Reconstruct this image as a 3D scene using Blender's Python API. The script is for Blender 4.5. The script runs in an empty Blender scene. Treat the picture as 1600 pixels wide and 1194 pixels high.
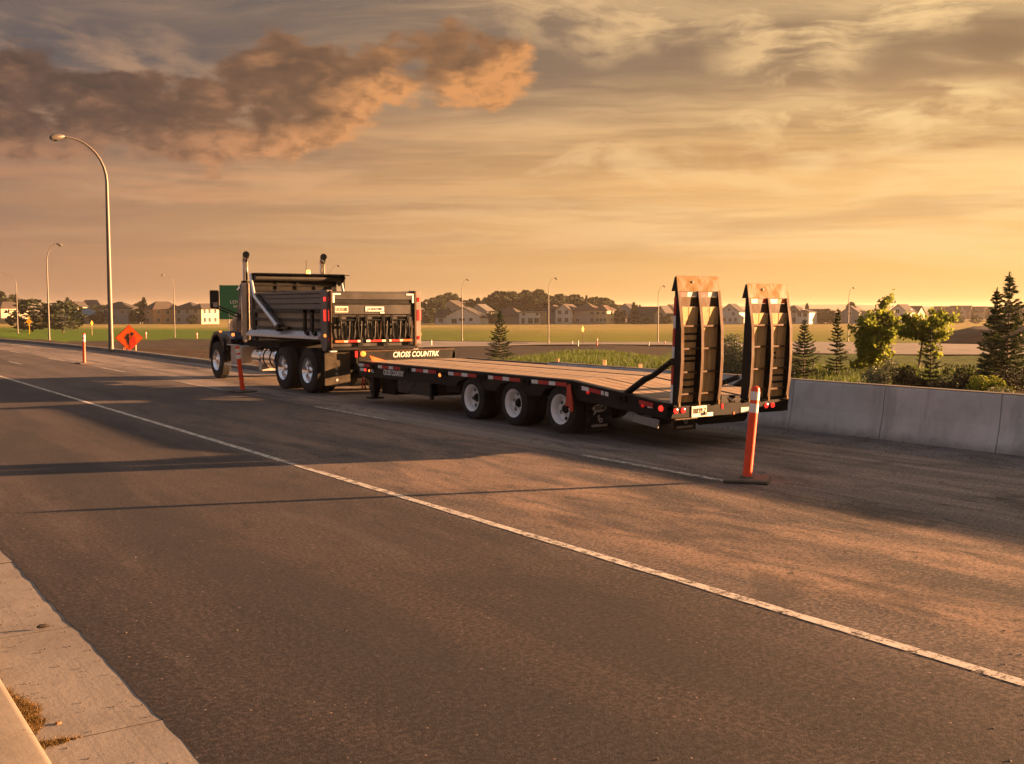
import bpy, bmesh, math, random
import numpy as np
from mathutils import Vector, Matrix
R = math.radians
PI = math.pi
rnd = random.Random(7)
sc = bpy.context.scene
COL = sc.collection

# ------------------------------------------------------------------ camera, sky, sun, exposure
cam_d = bpy.data.cameras.new('camera')
cam = bpy.data.objects.new('camera', cam_d); COL.objects.link(cam)
cam.location = (0, 0, 2.0)
cam.rotation_euler = (R(90 - 3.987), 0, R(-34.88))
cam_d.sensor_width = 36; cam_d.lens = 37.125
cam_d.clip_start = 0.1; cam_d.clip_end = 12000
sc.camera = cam
sc.view_settings.view_transform = 'Standard'
sc.view_settings.look = 'None'
sc.view_settings.gamma = 1
sc.view_settings.use_curve_mapping = False
EXPOSURE = 2.8
sc.view_settings.exposure = EXPOSURE
GAIN = 2 ** EXPOSURE
sc.cycles.use_denoising = True
sc.cycles.max_bounces = 6
sc.cycles.volume_bounces = 0
sc.cycles.transparent_max_bounces = 12
sc.cycles.sample_clamp_indirect = 4

SUN_AZ = 110.5      # degrees from +Y towards +X
SUN_EL = 8.0
sun_dir = Vector((math.sin(R(SUN_AZ)) * math.cos(R(SUN_EL)), math.cos(R(SUN_AZ)) * math.cos(R(SUN_EL)), math.sin(R(SUN_EL))))
sl = bpy.data.lights.new('sun', 'SUN')
sl.energy = 5.0; sl.color = (1.0, .505, .22); sl.angle = R(0.6)
so = bpy.data.objects.new('sun', sl); COL.objects.link(so)
so.rotation_euler = (-sun_dir).to_track_quat('-Z', 'Y').to_euler()
so.location = (60, -30, 40)


def lin(c):
    return tuple((x / 255 / 12.92) if x / 255 <= .04045 else ((x / 255 + .055) / 1.055) ** 2.4 for x in c)


# ---- small shader-node language
class NT:
    def __init__(s, tree):
        s.t = tree; s.n = tree.nodes; s.l = tree.links

    def new(s, typ, **kw):
        n = s.n.new(typ)
        for k, v in kw.items(): setattr(n, k, v)
        return n

    def put(s, sock, v):
        if isinstance(v, bpy.types.NodeSocket): s.l.new(v, sock)
        elif v is not None:
            if isinstance(v, (tuple, list)) and len(v) == 3 and sock.type == 'RGBA': v = (*v, 1)
            sock.default_value = v

    def m(s, op, a, b=None, c=None, clamp=False):
        n = s.new('ShaderNodeMath', operation=op, use_clamp=clamp)
        s.put(n.inputs[0], a)
        if b is not None: s.put(n.inputs[1], b)
        if c is not None: s.put(n.inputs[2], c)
        return n.outputs[0]

    def add(s, a, b): return s.m('ADD', a, b)
    def sub(s, a, b): return s.m('SUBTRACT', a, b)
    def mul(s, a, b): return s.m('MULTIPLY', a, b)

    def vm(s, op, a, b=None, scale=None):
        n = s.new('ShaderNodeVectorMath', operation=op)
        s.put(n.inputs[0], a)
        if b is not None: s.put(n.inputs[1], b)
        if scale is not None: s.put(n.inputs['Scale'], scale)
        return n.outputs['Value'] if op in ('DOT_PRODUCT', 'LENGTH', 'DISTANCE') else n.outputs[0]

    def ss(s, x, a, b, lo=0., hi=1.):
        n = s.new('ShaderNodeMapRange', interpolation_type='SMOOTHSTEP')
        s.put(n.inputs['Value'], x); s.put(n.inputs['From Min'], a); s.put(n.inputs['From Max'], b)
        s.put(n.inputs['To Min'], lo); s.put(n.inputs['To Max'], hi)
        return n.outputs['Result']

    def mix(s, f, a, b, blend='MIX'):
        n = s.new('ShaderNodeMix', data_type='RGBA', blend_type=blend)
        s.put(n.inputs[0], f); s.put(n.inputs[6], a); s.put(n.inputs[7], b)
        return n.outputs[2]

    def noise(s, vec, scale, detail=4, rough=.55, dist=0., out='Fac'):
        n = s.new('ShaderNodeTexNoise')
        s.put(n.inputs['Vector'], vec); s.put(n.inputs['Scale'], scale); s.put(n.inputs['Detail'], detail)
        s.put(n.inputs['Roughness'], rough); s.put(n.inputs['Distortion'], dist)
        return n.outputs[out]

    def voro(s, vec, scale, feature='F1', out='Distance'):
        n = s.new('ShaderNodeTexVoronoi', feature=feature)
        s.put(n.inputs['Vector'], vec); s.put(n.inputs['Scale'], scale)
        return n.outputs[out]

    def xyz(s, v):
        n = s.new('ShaderNodeSeparateXYZ'); s.put(n.inputs[0], v); return n.outputs

    def vec(s, x, y, z):
        n = s.new('ShaderNodeCombineXYZ'); s.put(n.inputs[0], x); s.put(n.inputs[1], y); s.put(n.inputs[2], z)
        return n.outputs[0]

    def mapped(s, v, scale=(1, 1, 1), loc=(0, 0, 0), rot=(0, 0, 0)):
        n = s.new('ShaderNodeMapping'); s.put(n.inputs['Vector'], v)
        n.inputs['Scale'].default_value = scale; n.inputs['Location'].default_value = loc; n.inputs['Rotation'].default_value = rot
        return n.outputs[0]


# ---- sky: hazy gold evening sky (Nishita base under a warm veil), cirrus sheets and a cumulus bank
world = bpy.data.worlds.new('World'); sc.world = world; world.use_nodes = True
W = NT(world.node_tree)
for n in list(W.n): W.n.remove(n)
wo = W.new('ShaderNodeOutputWorld'); bg = W.new('ShaderNodeBackground')
SKY_STRENGTH = 0.1
bg.inputs['Strength'].default_value = SKY_STRENGTH
W.l.new(bg.outputs[0], wo.inputs[0])
tc = W.new('ShaderNodeTexCoord').outputs['Generated']
dirv = W.vm('NORMALIZE', tc)
dx, dy, dz = W.xyz(dirv)
HEAD = R(34.88)
right = W.vm('DOT_PRODUCT', dirv, (math.cos(HEAD), -math.sin(HEAD), 0.))
fwd = W.vm('DOT_PRODUCT', dirv, (math.sin(HEAD), math.cos(HEAD), 0.))
az = W.mul(W.m('ARCTAN2', right, fwd), 180 / PI)           # degrees east of the road-side heading
el = W.mul(W.m('ARCSINE', dz), 180 / PI)
sunh = W.vm('DOT_PRODUCT', W.vm('NORMALIZE', W.vec(dx, dy, 0.0)), (math.sin(R(SUN_AZ)), math.cos(R(SUN_AZ)), 0.))
s_near = W.ss(sunh, -.30, .80)                              # 0 away from the sun .. 1 towards it
s_far = W.ss(sunh, -.35, -1.)                               # the side of the sky opposite the sun is cool and pale
hor = W.mix(s_near, lin((178, 136, 110)), lin((254, 204, 128)))
mid = W.mix(s_near, lin((156, 124, 106)), lin((244, 190, 121)))
top = W.mix(s_near, lin((92, 90, 97)), lin((164, 134, 102)))
cool = lin((156, 166, 184))
zen = lin((146, 155, 174))
c = W.mix(W.ss(el, .5, 9.), hor, mid)
c = W.mix(W.ss(el, 5.5, 13.), c, top)
c = W.mix(W.ss(el, 17., 40.), c, zen)
c = W.mix(W.mul(s_far, .8), c, cool)
nis = W.new('ShaderNodeTexSky', sky_type='NISHITA', sun_disc=False, sun_elevation=R(SUN_EL), sun_rotation=R(SUN_AZ), dust_density=3.0)
c = W.mix(.05, c, W.vm('SCALE', nis.outputs[0], scale=.12))
c = W.mix(W.mul(W.mul(W.ss(sunh, .60, 1.0), W.ss(el, 24., 0.)), .7), c, lin((255, 216, 146)))     # glow round the low sun
def blobs(lst, coord):
    out = None
    cx, cy, _ = W.xyz(coord)
    for (a, e, ra, re) in lst:
        x = W.mul(W.sub(cx, a), 1 / ra); y = W.mul(W.sub(cy, e), 1.1 / re)
        r = W.sub(1.0, W.add(W.mul(x, x), W.mul(y, y)))
        out = r if out is None else W.m('SMOOTH_MAX', out, r, .35)
    return out


# thin cloud sheets on a flat layer overhead, so they foreshorten towards the horizon
den = W.add(W.m('MAXIMUM', dz, 0.0), .09)
pu = W.m('DIVIDE', right, den); pv = W.m('DIVIDE', fwd, den)
P = W.vec(pu, pv, 0.)
warp = W.vm('SCALE', W.vm('SUBTRACT', W.noise(P, .55, 4, .55, 0, 'Color'), (.5, .5, .5)), scale=1.15)
Pw = W.vm('ADD', P, warp)
feather = W.noise(W.mapped(Pw, (.55, 2.6, 1), (1.3, 2.2, 4), (0, 0, .55)), 1.5, 6, .62, .05)
sheet = W.noise(W.mapped(Pw, (.32, .75, 1), (3.1, 7.4, 0), (0, 0, .2)), 1.0, 5, .60, .1)
band = W.noise(W.mapped(P, (.30, .55, 1), (9.2, 4.7, 0), (0, 0, .15)), .8, 4, .55)
body = W.add(W.add(W.mul(sheet, .58), W.mul(feather, .27)), W.mul(band, .30))
east = W.ss(az, -22., 20.)
cir = W.ss(W.add(body, W.mul(east, .045)), .53, .72)
wisp = W.mul(W.ss(feather, .46, .66), W.ss(band, .42, .62))
cir = W.m('MAXIMUM', cir, W.mul(wisp, .65))
ae = W.vec(az, el, 0.)
WISPS = [(15.0, 14.6, 4.2, 4.6), (19.5, 15.6, 6., 2.4), (4.5, 15.4, 9., 2.2), (18.5, 9.6, 10., 2.0), (7.5, 7.6, 11., 1.3), (23., 6.2, 7., 1.6), (-21.5, 12.6, 8., 2.4), (-16., 6.6, 9., 1.2), (34., 11., 10., 3.), (30, 5, 9, 2)]
wa = W.vm('ADD', ae, W.vm('SCALE', W.vm('SUBTRACT', W.noise(W.mapped(ae, (.7, 1.2, 1), (4, 9, 2)), .13, 3, .5, 0, 'Color'), (.5, .5, .5)), scale=5.))
wb = W.ss(blobs(WISPS, wa), -.5, .95)
fil = W.noise(W.mapped(wa, (.11, .60, 1), (3, 5, 1), (0, 0, .12)), 1., 5, .60, .12)
fil3 = W.noise(W.mapped(wa, (.35, 1.6, 1), (1, 7, 3), (0, 0, .16)), 1., 5, .62, .1)
fil2 = W.noise(W.mapped(wa, (.30, .16, 1), (8, 1, 6), (0, 0, .4)), 1., 4, .5, .1)
wsp = W.mul(wb, W.ss(W.add(W.add(W.mul(fil, .46), W.mul(fil2, .28)), W.mul(fil3, .26)), .42, .60))
cir = W.m('MAXIMUM', cir, wsp)
cirA = W.mul(W.mul(cir, W.add(.5, W.mul(s_near, .5))), W.ss(el, .6, 4.5))
ccol = W.mix(s_near, lin((200, 156, 126)), lin((255, 222, 166)))
c = W.mix(W.mul(cirA, .90), c, ccol)
# darker veils between the bright sheets
vs = W.ss(W.noise(W.mapped(Pw, (.25, 1.3, 1), (5.5, 1.7, 2), (0, 0, .12)), 1.1, 5, .58, .15), .45, .66)
c = W.mix(W.mul(W.mul(vs, .50), W.mul(W.ss(el, 2.5, 8.), W.sub(1., W.mul(cirA, .8)))), c, W.mix(s_near, lin((108, 97, 98)), lin((130, 106, 86))))
# low stratus streaks near the horizon
ls = W.noise(W.mapped(ae, (.035, .50, 1), (2., 1., 7.)), 1., 5, .6, .12)
c = W.mix(W.mul(W.mul(W.ss(ls, .47, .62), .62), W.mul(W.ss(el, 1.2, 3.), W.ss(el, 12., 7.))), c, W.mix(s_near, lin((196, 140, 110)), lin((255, 216, 150))))
ls2 = W.noise(W.mapped(ae, (.045, .5, 1), (12., 4., 3.)), 1., 5, .6, .12)
c = W.mix(W.mul(W.mul(W.ss(ls2, .48, .66), .45), W.mul(W.ss(el, 1.8, 4.), W.ss(el, 13., 8.))), c, W.mix(s_near, lin((136, 112, 102)), lin((190, 148, 104))))


# (azimuth, elevation, half width, half height) of the cumulus heaps, degrees
CUMULUS = [(-25.0, 10.2, 7.5, 2.9), (-20.3, 9.7, 6.4, 2.8), (-16.2, 9.3, 5.4, 2.4), (-12.2, 9.6, 4.4, 2.2), (-9.5, 9.9, 3.2, 1.7), (-12.6, 12.4, 4.0, 2.3),
           (-9.6, 12.0, 4.6, 2.6), (-6.6, 12.2, 3.3, 2.2), (-2.7, 13.0, 3.5, 2.6), (-0.9, 12.0, 2.4, 1.6), (-32, 10.6, 7.5, 3.0), (-41, 11., 8, 2.6)]
aw = W.vm('ADD', ae, W.vm('SCALE', W.vm('SUBTRACT', W.noise(W.mapped(ae, (1, 1.5, 1)), .20, 4, .55, 0, 'Color'), (.5, .5, .5)), scale=3.2))


def cumulus(off, det):
    p = W.vm('ADD', aw, off)
    b = blobs(CUMULUS, p)
    q = W.mapped(W.vm('ADD', ae, off), (.8, 1.75, 1))
    f = W.noise(q, .33, 3 + det, .56, .15)
    return W.add(W.m('MAXIMUM', b, -2.0), W.mul(W.sub(f, .52), 3.3))


d0 = cumulus((0., 0., 0.), 6); d1 = cumulus((1.5, -1.25, 0.), 1); dl = cumulus((0.25, -.2, 0.), 1)
alpha = W.ss(d0, .04, .60)
lit = W.ss(W.add(W.sub(dl, d1), W.mul(W.sub(d0, dl), .9)), -.10, 1.25)
edge = W.ss(d0, 1.25, .05)
right_ness = W.ss(az, -24., -2.)
fdet = W.noise(W.mapped(ae, (.8, 1.5, 1), (5, 2, 0)), .85, 5, .6, .3)
lit = W.mul(W.add(W.mul(lit, .85), W.mul(edge, .30)), W.ss(fdet, .28, .62, .40, 1.15))
lit = W.m('MULTIPLY', lit, W.add(.55, W.mul(right_ness, .55)), clamp=True)
cum = W.mix(lit, W.mix(right_ness, lin((80, 68, 66)), lin((116, 90, 72))), W.mix(right_ness, lin((196, 146, 116)), lin((218, 156, 102))))
c = W.mix(W.mul(alpha, .95), c, cum)
# below the horizon: the colour of hazy ground
c = W.mix(W.ss(el, 0., -3.), c, lin((120, 100, 82)))
c = W.mix(W.ss(el, 26., 12.), c, W.mix(1.0, c, (1.07, 1.0, .88), 'MULTIPLY'))      # warm dusty air low down
c = W.vm('SCALE', c, scale=1 / (GAIN * SKY_STRENGTH))
W.l.new(c, bg.inputs['Color'])
world.cycles.sampling_method = 'MANUAL'; world.cycles.sample_map_resolution = 512


# ------------------------------------------------------------------ mesh helpers
ORG = {}


def link(o): COL.objects.link(o); return o


def org(o):
    return ORG.get(o.name, Vector((0, 0, 0))) if o else Vector((0, 0, 0))


def tag(o, label=None, cat=None, group=None, kind=None):
    if label: o['label'] = label
    if cat: o['category'] = cat
    if group: o['group'] = group
    if kind: o['kind'] = kind
    return o


def thing(name, label, cat, loc=(0, 0, 0), rz=0., group=None):
    o = link(bpy.data.objects.new(name, None))
    o.empty_display_size = .2
    o.location = loc; o.rotation_euler = (0, 0, rz)
    ORG[o.name] = Vector(loc)
    return tag(o, label, cat, group)


def holder(name, loc, parent):
    """an Empty part (wheel, ramp ...) that parents its own sub-parts; loc in world axes"""
    o = link(bpy.data.objects.new(name, None)); o.parent = parent
    o.empty_display_size = .1
    o.location = Vector(loc) - org(parent); ORG[o.name] = Vector(loc)
    return o


class MB:
    def __init__(s): s.v = []; s.f = []; s.mi = []; s.cur = 0

    def add(s, vs, fs):
        b = len(s.v); s.v += [tuple(v) for v in vs]
        for f in fs: s.f.append([i + b for i in f]); s.mi.append(s.cur)
        return s

    def box(s, x0, x1, y0, y1, z0, z1):
        v = [(x, y, z) for z in (z0, z1) for y in (y0, y1) for x in (x0, x1)]
        return s.add(v, [(0, 2, 3, 1), (4, 5, 7, 6), (0, 1, 5, 4), (2, 6, 7, 3), (0, 4, 6, 2), (1, 3, 7, 5)])

    def rbox(s, c, size, rot):
        """box centred at c, rotated by Euler rot"""
        m = Matrix.Translation(c) @ rot.to_matrix().to_4x4() if hasattr(rot, 'to_matrix') else Matrix.Translation(c) @ Matrix.Rotation(rot, 4, 'Z')
        h = [q / 2 for q in size]
        v = [m @ Vector((x * h[0], y * h[1], z * h[2])) for z in (-1, 1) for y in (-1, 1) for x in (-1, 1)]
        return s.add(v, [(0, 2, 3, 1), (4, 5, 7, 6), (0, 1, 5, 4), (2, 6, 7, 3), (0, 4, 6, 2), (1, 3, 7, 5)])

    def prism(s, poly, axis, a0, a1):
        """poly in the two other axes, (y,z) for X, (x,z) for Y, (x,y) for Z"""
        def p(q, a): return {'X': (a, q[0], q[1]), 'Y': (q[0], a, q[1]), 'Z': (q[0], q[1], a)}[axis]
        n = len(poly)
        vs = [p(q, a0) for q in poly] + [p(q, a1) for q in poly]
        fs = [(i, (i + 1) % n, (i + 1) % n + n, i + n) for i in range(n)] + [tuple(range(n - 1, -1, -1)), tuple(range(n, 2 * n))]
        return s.add(vs, fs)

    def tube(s, path, r, n=8, cap=True):
        path = [Vector(p) for p in path]; rs = r if isinstance(r, (list, tuple)) else [r] * len(path)
        t0 = (path[1] - path[0]).normalized()
        up = Vector((0, 0, 1)) if abs(t0.z) < .9 else Vector((1, 0, 0))
        vs = []
        for i, p in enumerate(path):
            a = path[max(i - 1, 0)]; b = path[min(i + 1, len(path) - 1)]
            t = (b - a).normalized()
            u = (up - t * up.dot(t)).normalized(); w = t.cross(u); up = u
            vs += [p + (u * math.cos(2 * PI * k / n) + w * math.sin(2 * PI * k / n)) * rs[i] for k in range(n)]
        fs = [(i * n + k, i * n + (k + 1) % n, (i + 1) * n + (k + 1) % n, (i + 1) * n + k) for i in range(len(path) - 1) for k in range(n)]
        if cap: fs += [tuple(range(n - 1, -1, -1)), tuple((len(path) - 1) * n + k for k in range(n))]
        return s.add(vs, fs)

    def lathe(s, prof, axis='X', c=(0, 0, 0), n=32, skip=None):
        """prof: list of (position along axis, radius)"""
        vs = []
        for a, r in prof:
            for k in range(n):
                u, w = r * math.cos(2 * PI * k / n), r * math.sin(2 * PI * k / n)
                q = {'X': (a, u, w), 'Y': (u, a, w), 'Z': (u, w, a)}[axis]
                vs.append((c[0] + q[0], c[1] + q[1], c[2] + q[2]))
        fs = []
        for i in range(len(prof) - 1):
            for k in range(n):
                if skip and skip(i, k): continue
                fs.append((i * n + k, i * n + (k + 1) % n, (i + 1) * n + (k + 1) % n, (i + 1) * n + k))
        return s.add(vs, fs)

    def mesh(s, name, mat, o=Vector((0, 0, 0)), smooth=False, bevel=0):
        me = bpy.data.meshes.new(name)
        me.from_pydata([(v[0] - o[0], v[1] - o[1], v[2] - o[2]) for v in s.v], [], s.f)
        mats = mat if isinstance(mat, (list, tuple)) else [mat]
        for q in mats: me.materials.append(q)
        if len(mats) > 1: me.polygons.foreach_set('material_index', s.mi)
        bm = bmesh.new(); bm.from_mesh(me)
        bmesh.ops.recalc_face_normals(bm, faces=bm.faces)
        if bevel:
            es = [e for e in bm.edges if len(e.link_faces) == 2 and e.calc_face_angle(0) > .5]
            bmesh.ops.bevel(bm, geom=es, offset=bevel, segments=1, affect='EDGES', profile=.5, clamp_overlap=True)
        bm.to_mesh(me); bm.free()
        if smooth:
            me.polygons.foreach_set('use_smooth', [True] * len(me.polygons))
            me.set_sharp_from_angle(angle=R(38))
        me.update()
        return me

    def build(s, name, mat, parent=None, smooth=False, bevel=0, at=None):
        o0 = Vector(at) if at is not None else org(parent)
        me = s.mesh(name, mat, o0, smooth, bevel)
        o = link(bpy.data.objects.new(name, me))
        if parent:
            o.parent = parent; ORG[o.name] = o0
            if at is not None: o.location = o0 - org(parent)
        elif at is not None:
            o.location = at; ORG[o.name] = o0
        return o


def inst(name, me, parent, loc=(0, 0, 0), rot=(0, 0, 0), scale=(1, 1, 1)):
    """object on shared mesh data; loc relative to the parent"""
    o = link(bpy.data.objects.new(name, me)); o.parent = parent
    o.location = loc; o.rotation_euler = rot; o.scale = scale
    ORG[o.name] = org(parent) + Vector(loc)
    return o


def copy_tree(o, parent=None, loc=None, rz=None, scale=None):
    kids = list(o.children)
    c = o.copy(); COL.objects.link(c)
    if parent is not None: c.parent = parent
    for k in kids: copy_tree(k, c)
    if loc is not None: c.location = loc
    if rz is not None: c.rotation_euler = (0, 0, rz)
    if scale is not None: c.scale = scale if isinstance(scale, (tuple, list)) else (scale,) * 3
    return c


def np_mesh(name, verts, faces, mat, attr=None, smooth=False):
    """verts (n,3) array, faces (m,k) array of one polygon size"""
    me = bpy.data.meshes.new(name)
    verts = np.asarray(verts, dtype=np.float32); faces = np.asarray(faces, dtype=np.int32)
    m, k = faces.shape
    me.vertices.add(len(verts)); me.vertices.foreach_set('co', verts.ravel())
    me.loops.add(m * k); me.loops.foreach_set('vertex_index', faces.ravel())
    me.polygons.add(m); me.polygons.foreach_set('loop_start', np.arange(0, m * k, k, dtype=np.int32))
    me.update(calc_edges=True)
    me.materials.append(mat)
    for nm, val in (attr or {}).items():
        a = me.attributes.new(nm, 'FLOAT', 'POINT'); a.data.foreach_set('value', np.asarray(val, dtype=np.float32))
    if smooth: me.polygons.foreach_set('use_smooth', [True] * m)
    me.validate()
    return me


def text_mesh(txt, size, mat, shear=0., bold=0., extrude=.002, squeeze=1.0):
    cu = bpy.data.curves.new('txt', 'FONT')
    cu.body = txt; cu.size = size; cu.shear = shear; cu.offset = bold; cu.extrude = extrude
    cu.align_x = 'CENTER'; cu.align_y = 'CENTER'; cu.resolution_u = 3
    o = link(bpy.data.objects.new('txt', cu))
    bpy.context.view_layer.update()
    dg = bpy.context.evaluated_depsgraph_get()
    me = bpy.data.meshes.new_from_object(o.evaluated_get(dg))
    bpy.data.objects.remove(o); bpy.data.curves.remove(cu)
    for v in me.vertices: v.co.x *= squeeze
    me.materials.clear(); me.materials.append(mat)
    return me


def lettering(txt, size, mat, parent, centre, facing, name='lettering', tilt=0., **kw):
    """facing: '-X' or '-Y' (direction the lettering looks)"""
    me = text_mesh(txt, size, mat, **kw)
    o = link(bpy.data.objects.new(name, me)); o.parent = parent
    o.location = Vector(centre) - org(parent)
    rz = {'-Y': 0., '-X': -PI / 2}[facing]
    o.rotation_euler = (PI / 2, tilt, rz)
    return o


# ------------------------------------------------------------------ materials
def mat_new(name):
    m = bpy.data.materials.new(name); m.use_nodes = True
    T = NT(m.node_tree)
    b = T.n['Principled BSDF']
    return m, T, b


def pbr(name, col, rough=.5, metal=0., var=.18, scale=6., dust=0., dust_col=(.20, .15, .11), bump=0., bscale=40., spec=.5, emit=None, estr=0., coat=0.):
    """paint / metal / rubber with uneven tone, wear and a little dust"""
    m, T, b = mat_new(name)
    g = T.new('ShaderNodeTexCoord').outputs['Object']
    n1 = T.noise(g, scale, 5, .6)
    cc = T.mix(T.ss(n1, .25, .75), tuple(x * (1 - var) for x in col), tuple(min(1, x * (1 + var)) for x in col))
    rr = T.add(rough, T.mul(T.sub(n1, .5), .25))
    if dust:
        n2 = T.noise(T.mapped(g, (1, 1, .5)), scale * .6, 6, .65, .4)
        f = T.mul(T.ss(n2, .38, .72), dust)
        cc = T.mix(f, cc, dust_col)
        rr = T.add(rr, T.mul(f, .4))
    T.l.new(cc, b.inputs['Base Color'])
    T.put(b.inputs['Roughness'], T.m('MINIMUM', T.m('MAXIMUM', rr, .03), 1.0))
    b.inputs['Metallic'].default_value = metal
    b.inputs['Specular IOR Level'].default_value = spec
    b.inputs['Coat Weight'].default_value = coat
    if bump:
        bn = T.new('ShaderNodeBump'); bn.inputs['Strength'].default_value = bump; bn.inputs['Distance'].default_value = .01
        T.l.new(T.noise(g, bscale, 4, .6), bn.inputs['Height']); T.l.new(bn.outputs[0], b.inputs['Normal'])
    if emit:
        b.inputs['Emission Color'].default_value = (*emit, 1); b.inputs['Emission Strength'].default_value = estr
        m.cycles.emission_sampling = 'NONE'
    return m


def wood(name, a, bcol, axis='Y', scale=1., gray=.3):
    m, T, b = mat_new(name)
    g = T.new('ShaderNodeTexCoord').outputs['Object']
    info = T.new('ShaderNodeObjectInfo').outputs['Random']
    sc_ = {'Y': (26, 1.6, 26), 'Z': (30, 30, 1.5)}[axis]
    v = T.vm('ADD', g, T.vec(T.mul(info, 17.), T.mul(info, 31.), T.mul(info, 9.)))
    n1 = T.noise(T.mapped(v, tuple(q * scale for q in sc_)), 1., 5, .65, .6)
    n2 = T.noise(v, 3.5, 4, .6)
    cc = T.mix(T.ss(n1, .3, .72), bcol, a)
    cc = T.mix(T.mul(T.ss(n2, .42, .75), gray), cc, (.16, .13, .105))
    cc = T.mix(T.mul(info, .35), cc, T.mix(.5, cc, (.45, .27, .13)))
    kn = T.voro(T.mapped(v, (1, 1, .55) if axis == 'Z' else (1, .55, 1)), 4.2)
    cc = T.mix(T.mul(T.ss(kn, .13, .03), .75), cc, (.05, .03, .018))
    T.l.new(cc, b.inputs['Base Color']); b.inputs['Roughness'].default_value = .8
    bn = T.new('ShaderNodeBump'); bn.inputs['Strength'].default_value = .4; bn.inputs['Distance'].default_value = .006
    T.l.new(n1, bn.inputs['Height']); T.l.new(bn.outputs[0], b.inputs['Normal'])
    return m


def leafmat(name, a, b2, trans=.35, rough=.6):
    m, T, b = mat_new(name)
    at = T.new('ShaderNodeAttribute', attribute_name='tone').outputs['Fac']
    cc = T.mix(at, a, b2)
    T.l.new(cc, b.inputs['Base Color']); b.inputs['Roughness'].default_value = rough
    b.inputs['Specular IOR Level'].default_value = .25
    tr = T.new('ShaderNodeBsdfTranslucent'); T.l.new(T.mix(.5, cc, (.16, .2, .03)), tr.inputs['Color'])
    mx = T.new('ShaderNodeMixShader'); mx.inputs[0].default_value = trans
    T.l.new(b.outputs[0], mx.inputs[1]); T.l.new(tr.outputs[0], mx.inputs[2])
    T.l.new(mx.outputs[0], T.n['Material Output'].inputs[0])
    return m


M = {}
M['black'] = pbr('black_paint', (.008, .0078, .0078), .42, var=.3, dust=.2, dust_col=(.016, .013, .011), bump=.15, spec=.18)
M['black_gloss'] = pbr('black_gloss', (.009, .009, .0095), .28, var=.2, dust=.12, dust_col=(.035, .028, .023))
M['dark'] = pbr('dark_steel', (.009, .0085, .008), .65, var=.4, dust=.3, dust_col=(.018, .015, .012), bump=.3, spec=.15)
M['navy'] = pbr('navy_paint', (.009, .012, .022), .26, var=.2, dust=.12, dust_col=(.035, .03, .028), coat=.15)
M['boxgrey'] = pbr('box_grey_paint', (.15, .127, .11), .42, var=.16, scale=3, dust=.4, dust_col=(.20, .165, .135), bump=.12)
M['panel_bounce_tan'] = pbr('lower_panel_bounce_tint', (.32, .235, .155), .5, var=.15, scale=3, dust=.3, dust_col=(.34, .26, .18))  # warm bounce from the sunlit ground painted into the lower panels
M['fender_alu'] = pbr('fender_aluminium', (.74, .73, .74), .34, .55, var=.08, dust=.1, dust_col=(.45, .4, .36))
M['gate_shaded'] = pbr('shaded_tailgate_paint', (.024, .021, .019), .4, var=.2, scale=3, dust=.3, dust_col=(.042, .034, .028), bump=.15)  # grey darkened so the tailgate reads as shaded
M['rubber'] = pbr('tyre_rubber', (.017, .016, .0155), .85, var=.3, dust=.45, dust_col=(.075, .058, .046), bump=.3, bscale=90)
M['rim_white'] = pbr('rim_white_paint', (.80, .79, .78), .42, var=.08, dust=.25, dust_col=(.34, .28, .22))
M['chrome'] = pbr('polished_chrome', (.92, .91, .91), .07, 1., var=.05)
M['alu'] = pbr('brushed_aluminium', (.76, .75, .76), .36, .7, var=.1, dust=.12, dust_col=(.35, .28, .22))
M['alu_dull'] = pbr('dull_aluminium', (.50, .47, .44), .42, .85, var=.12, dust=.2, dust_col=(.3, .24, .19))
M['steel_brown'] = pbr('rusty_steel', (.060, .032, .017), .65, .1, var=.45, scale=9, dust=.45, dust_col=(.13, .07, .03), bump=.4, spec=.25)
M['lip'] = pbr('worn_steel_plate', (.060, .038, .016), .55, .3, var=.5, scale=12, dust=.8, dust_col=(.20, .115, .028), bump=.5, bscale=60, spec=.25)
M['tail_shade_black'] = pbr('tail_shade_black', (.004, .0036, .0034), .6, var=.3, dust=.12, dust_col=(.012, .009, .007), spec=.08)  # blacker copy of the trailer black, shade on the tail beam painted in
M['galv'] = pbr('galvanised_steel', (.25, .23, .215), .5, .45, var=.12, scale=3)
M['glass'] = pbr('dark_glass', (.02, .023, .026), .06, spec=.6, var=.1)
M['red_tape'] = pbr('red_reflector', (.46, .018, .018), .35, var=.12)
M['white_tape'] = pbr('white_reflector', (.74, .72, .70), .35, var=.06, dust=.2)
M['orange_tape'] = pbr('orange_reflector', (.62, .13, .03), .35, var=.12)
M['white_print'] = pbr('white_print', (.78, .75, .70), .5, var=.05)
M['grey_print'] = pbr('grey_print', (.80, .77, .74), .6, var=.1)
M['plate'] = pbr('plate_cream', (.66, .60, .50), .45, var=.06)
M['red_lens'] = pbr('red_lens', (.5, .01, .012), .15, emit=(1, .02, .015), estr=.05)
M['red_lamp'] = pbr('red_lamp_lit', (.45, .012, .012), .2, emit=(1, .035, .02), estr=.22)
M['flap_sunlit_grey'] = pbr('flap_sunlit_grey', (.05, .044, .038), .6, var=.2)  # paler copy of the mudflap black, its sunlit look put into the colour
M['amber_lamp'] = pbr('amber_lamp_lit', (.7, .2, .02), .15, emit=(1, .24, .04), estr=.30)
M['beacon_lit'] = pbr('beacon_lit', (.45, .10, .015), .2, emit=(1, .34, .05), estr=.9)
M['amber_lens'] = pbr('amber_lens', (.6, .16, .03), .15, emit=(1, .25, .05), estr=.08)
M['orange'] = pbr('orange_plastic', (.78, .055, .008), .42, var=.12, scale=4, dust=.06, dust_col=(.4, .15, .08))
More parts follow.
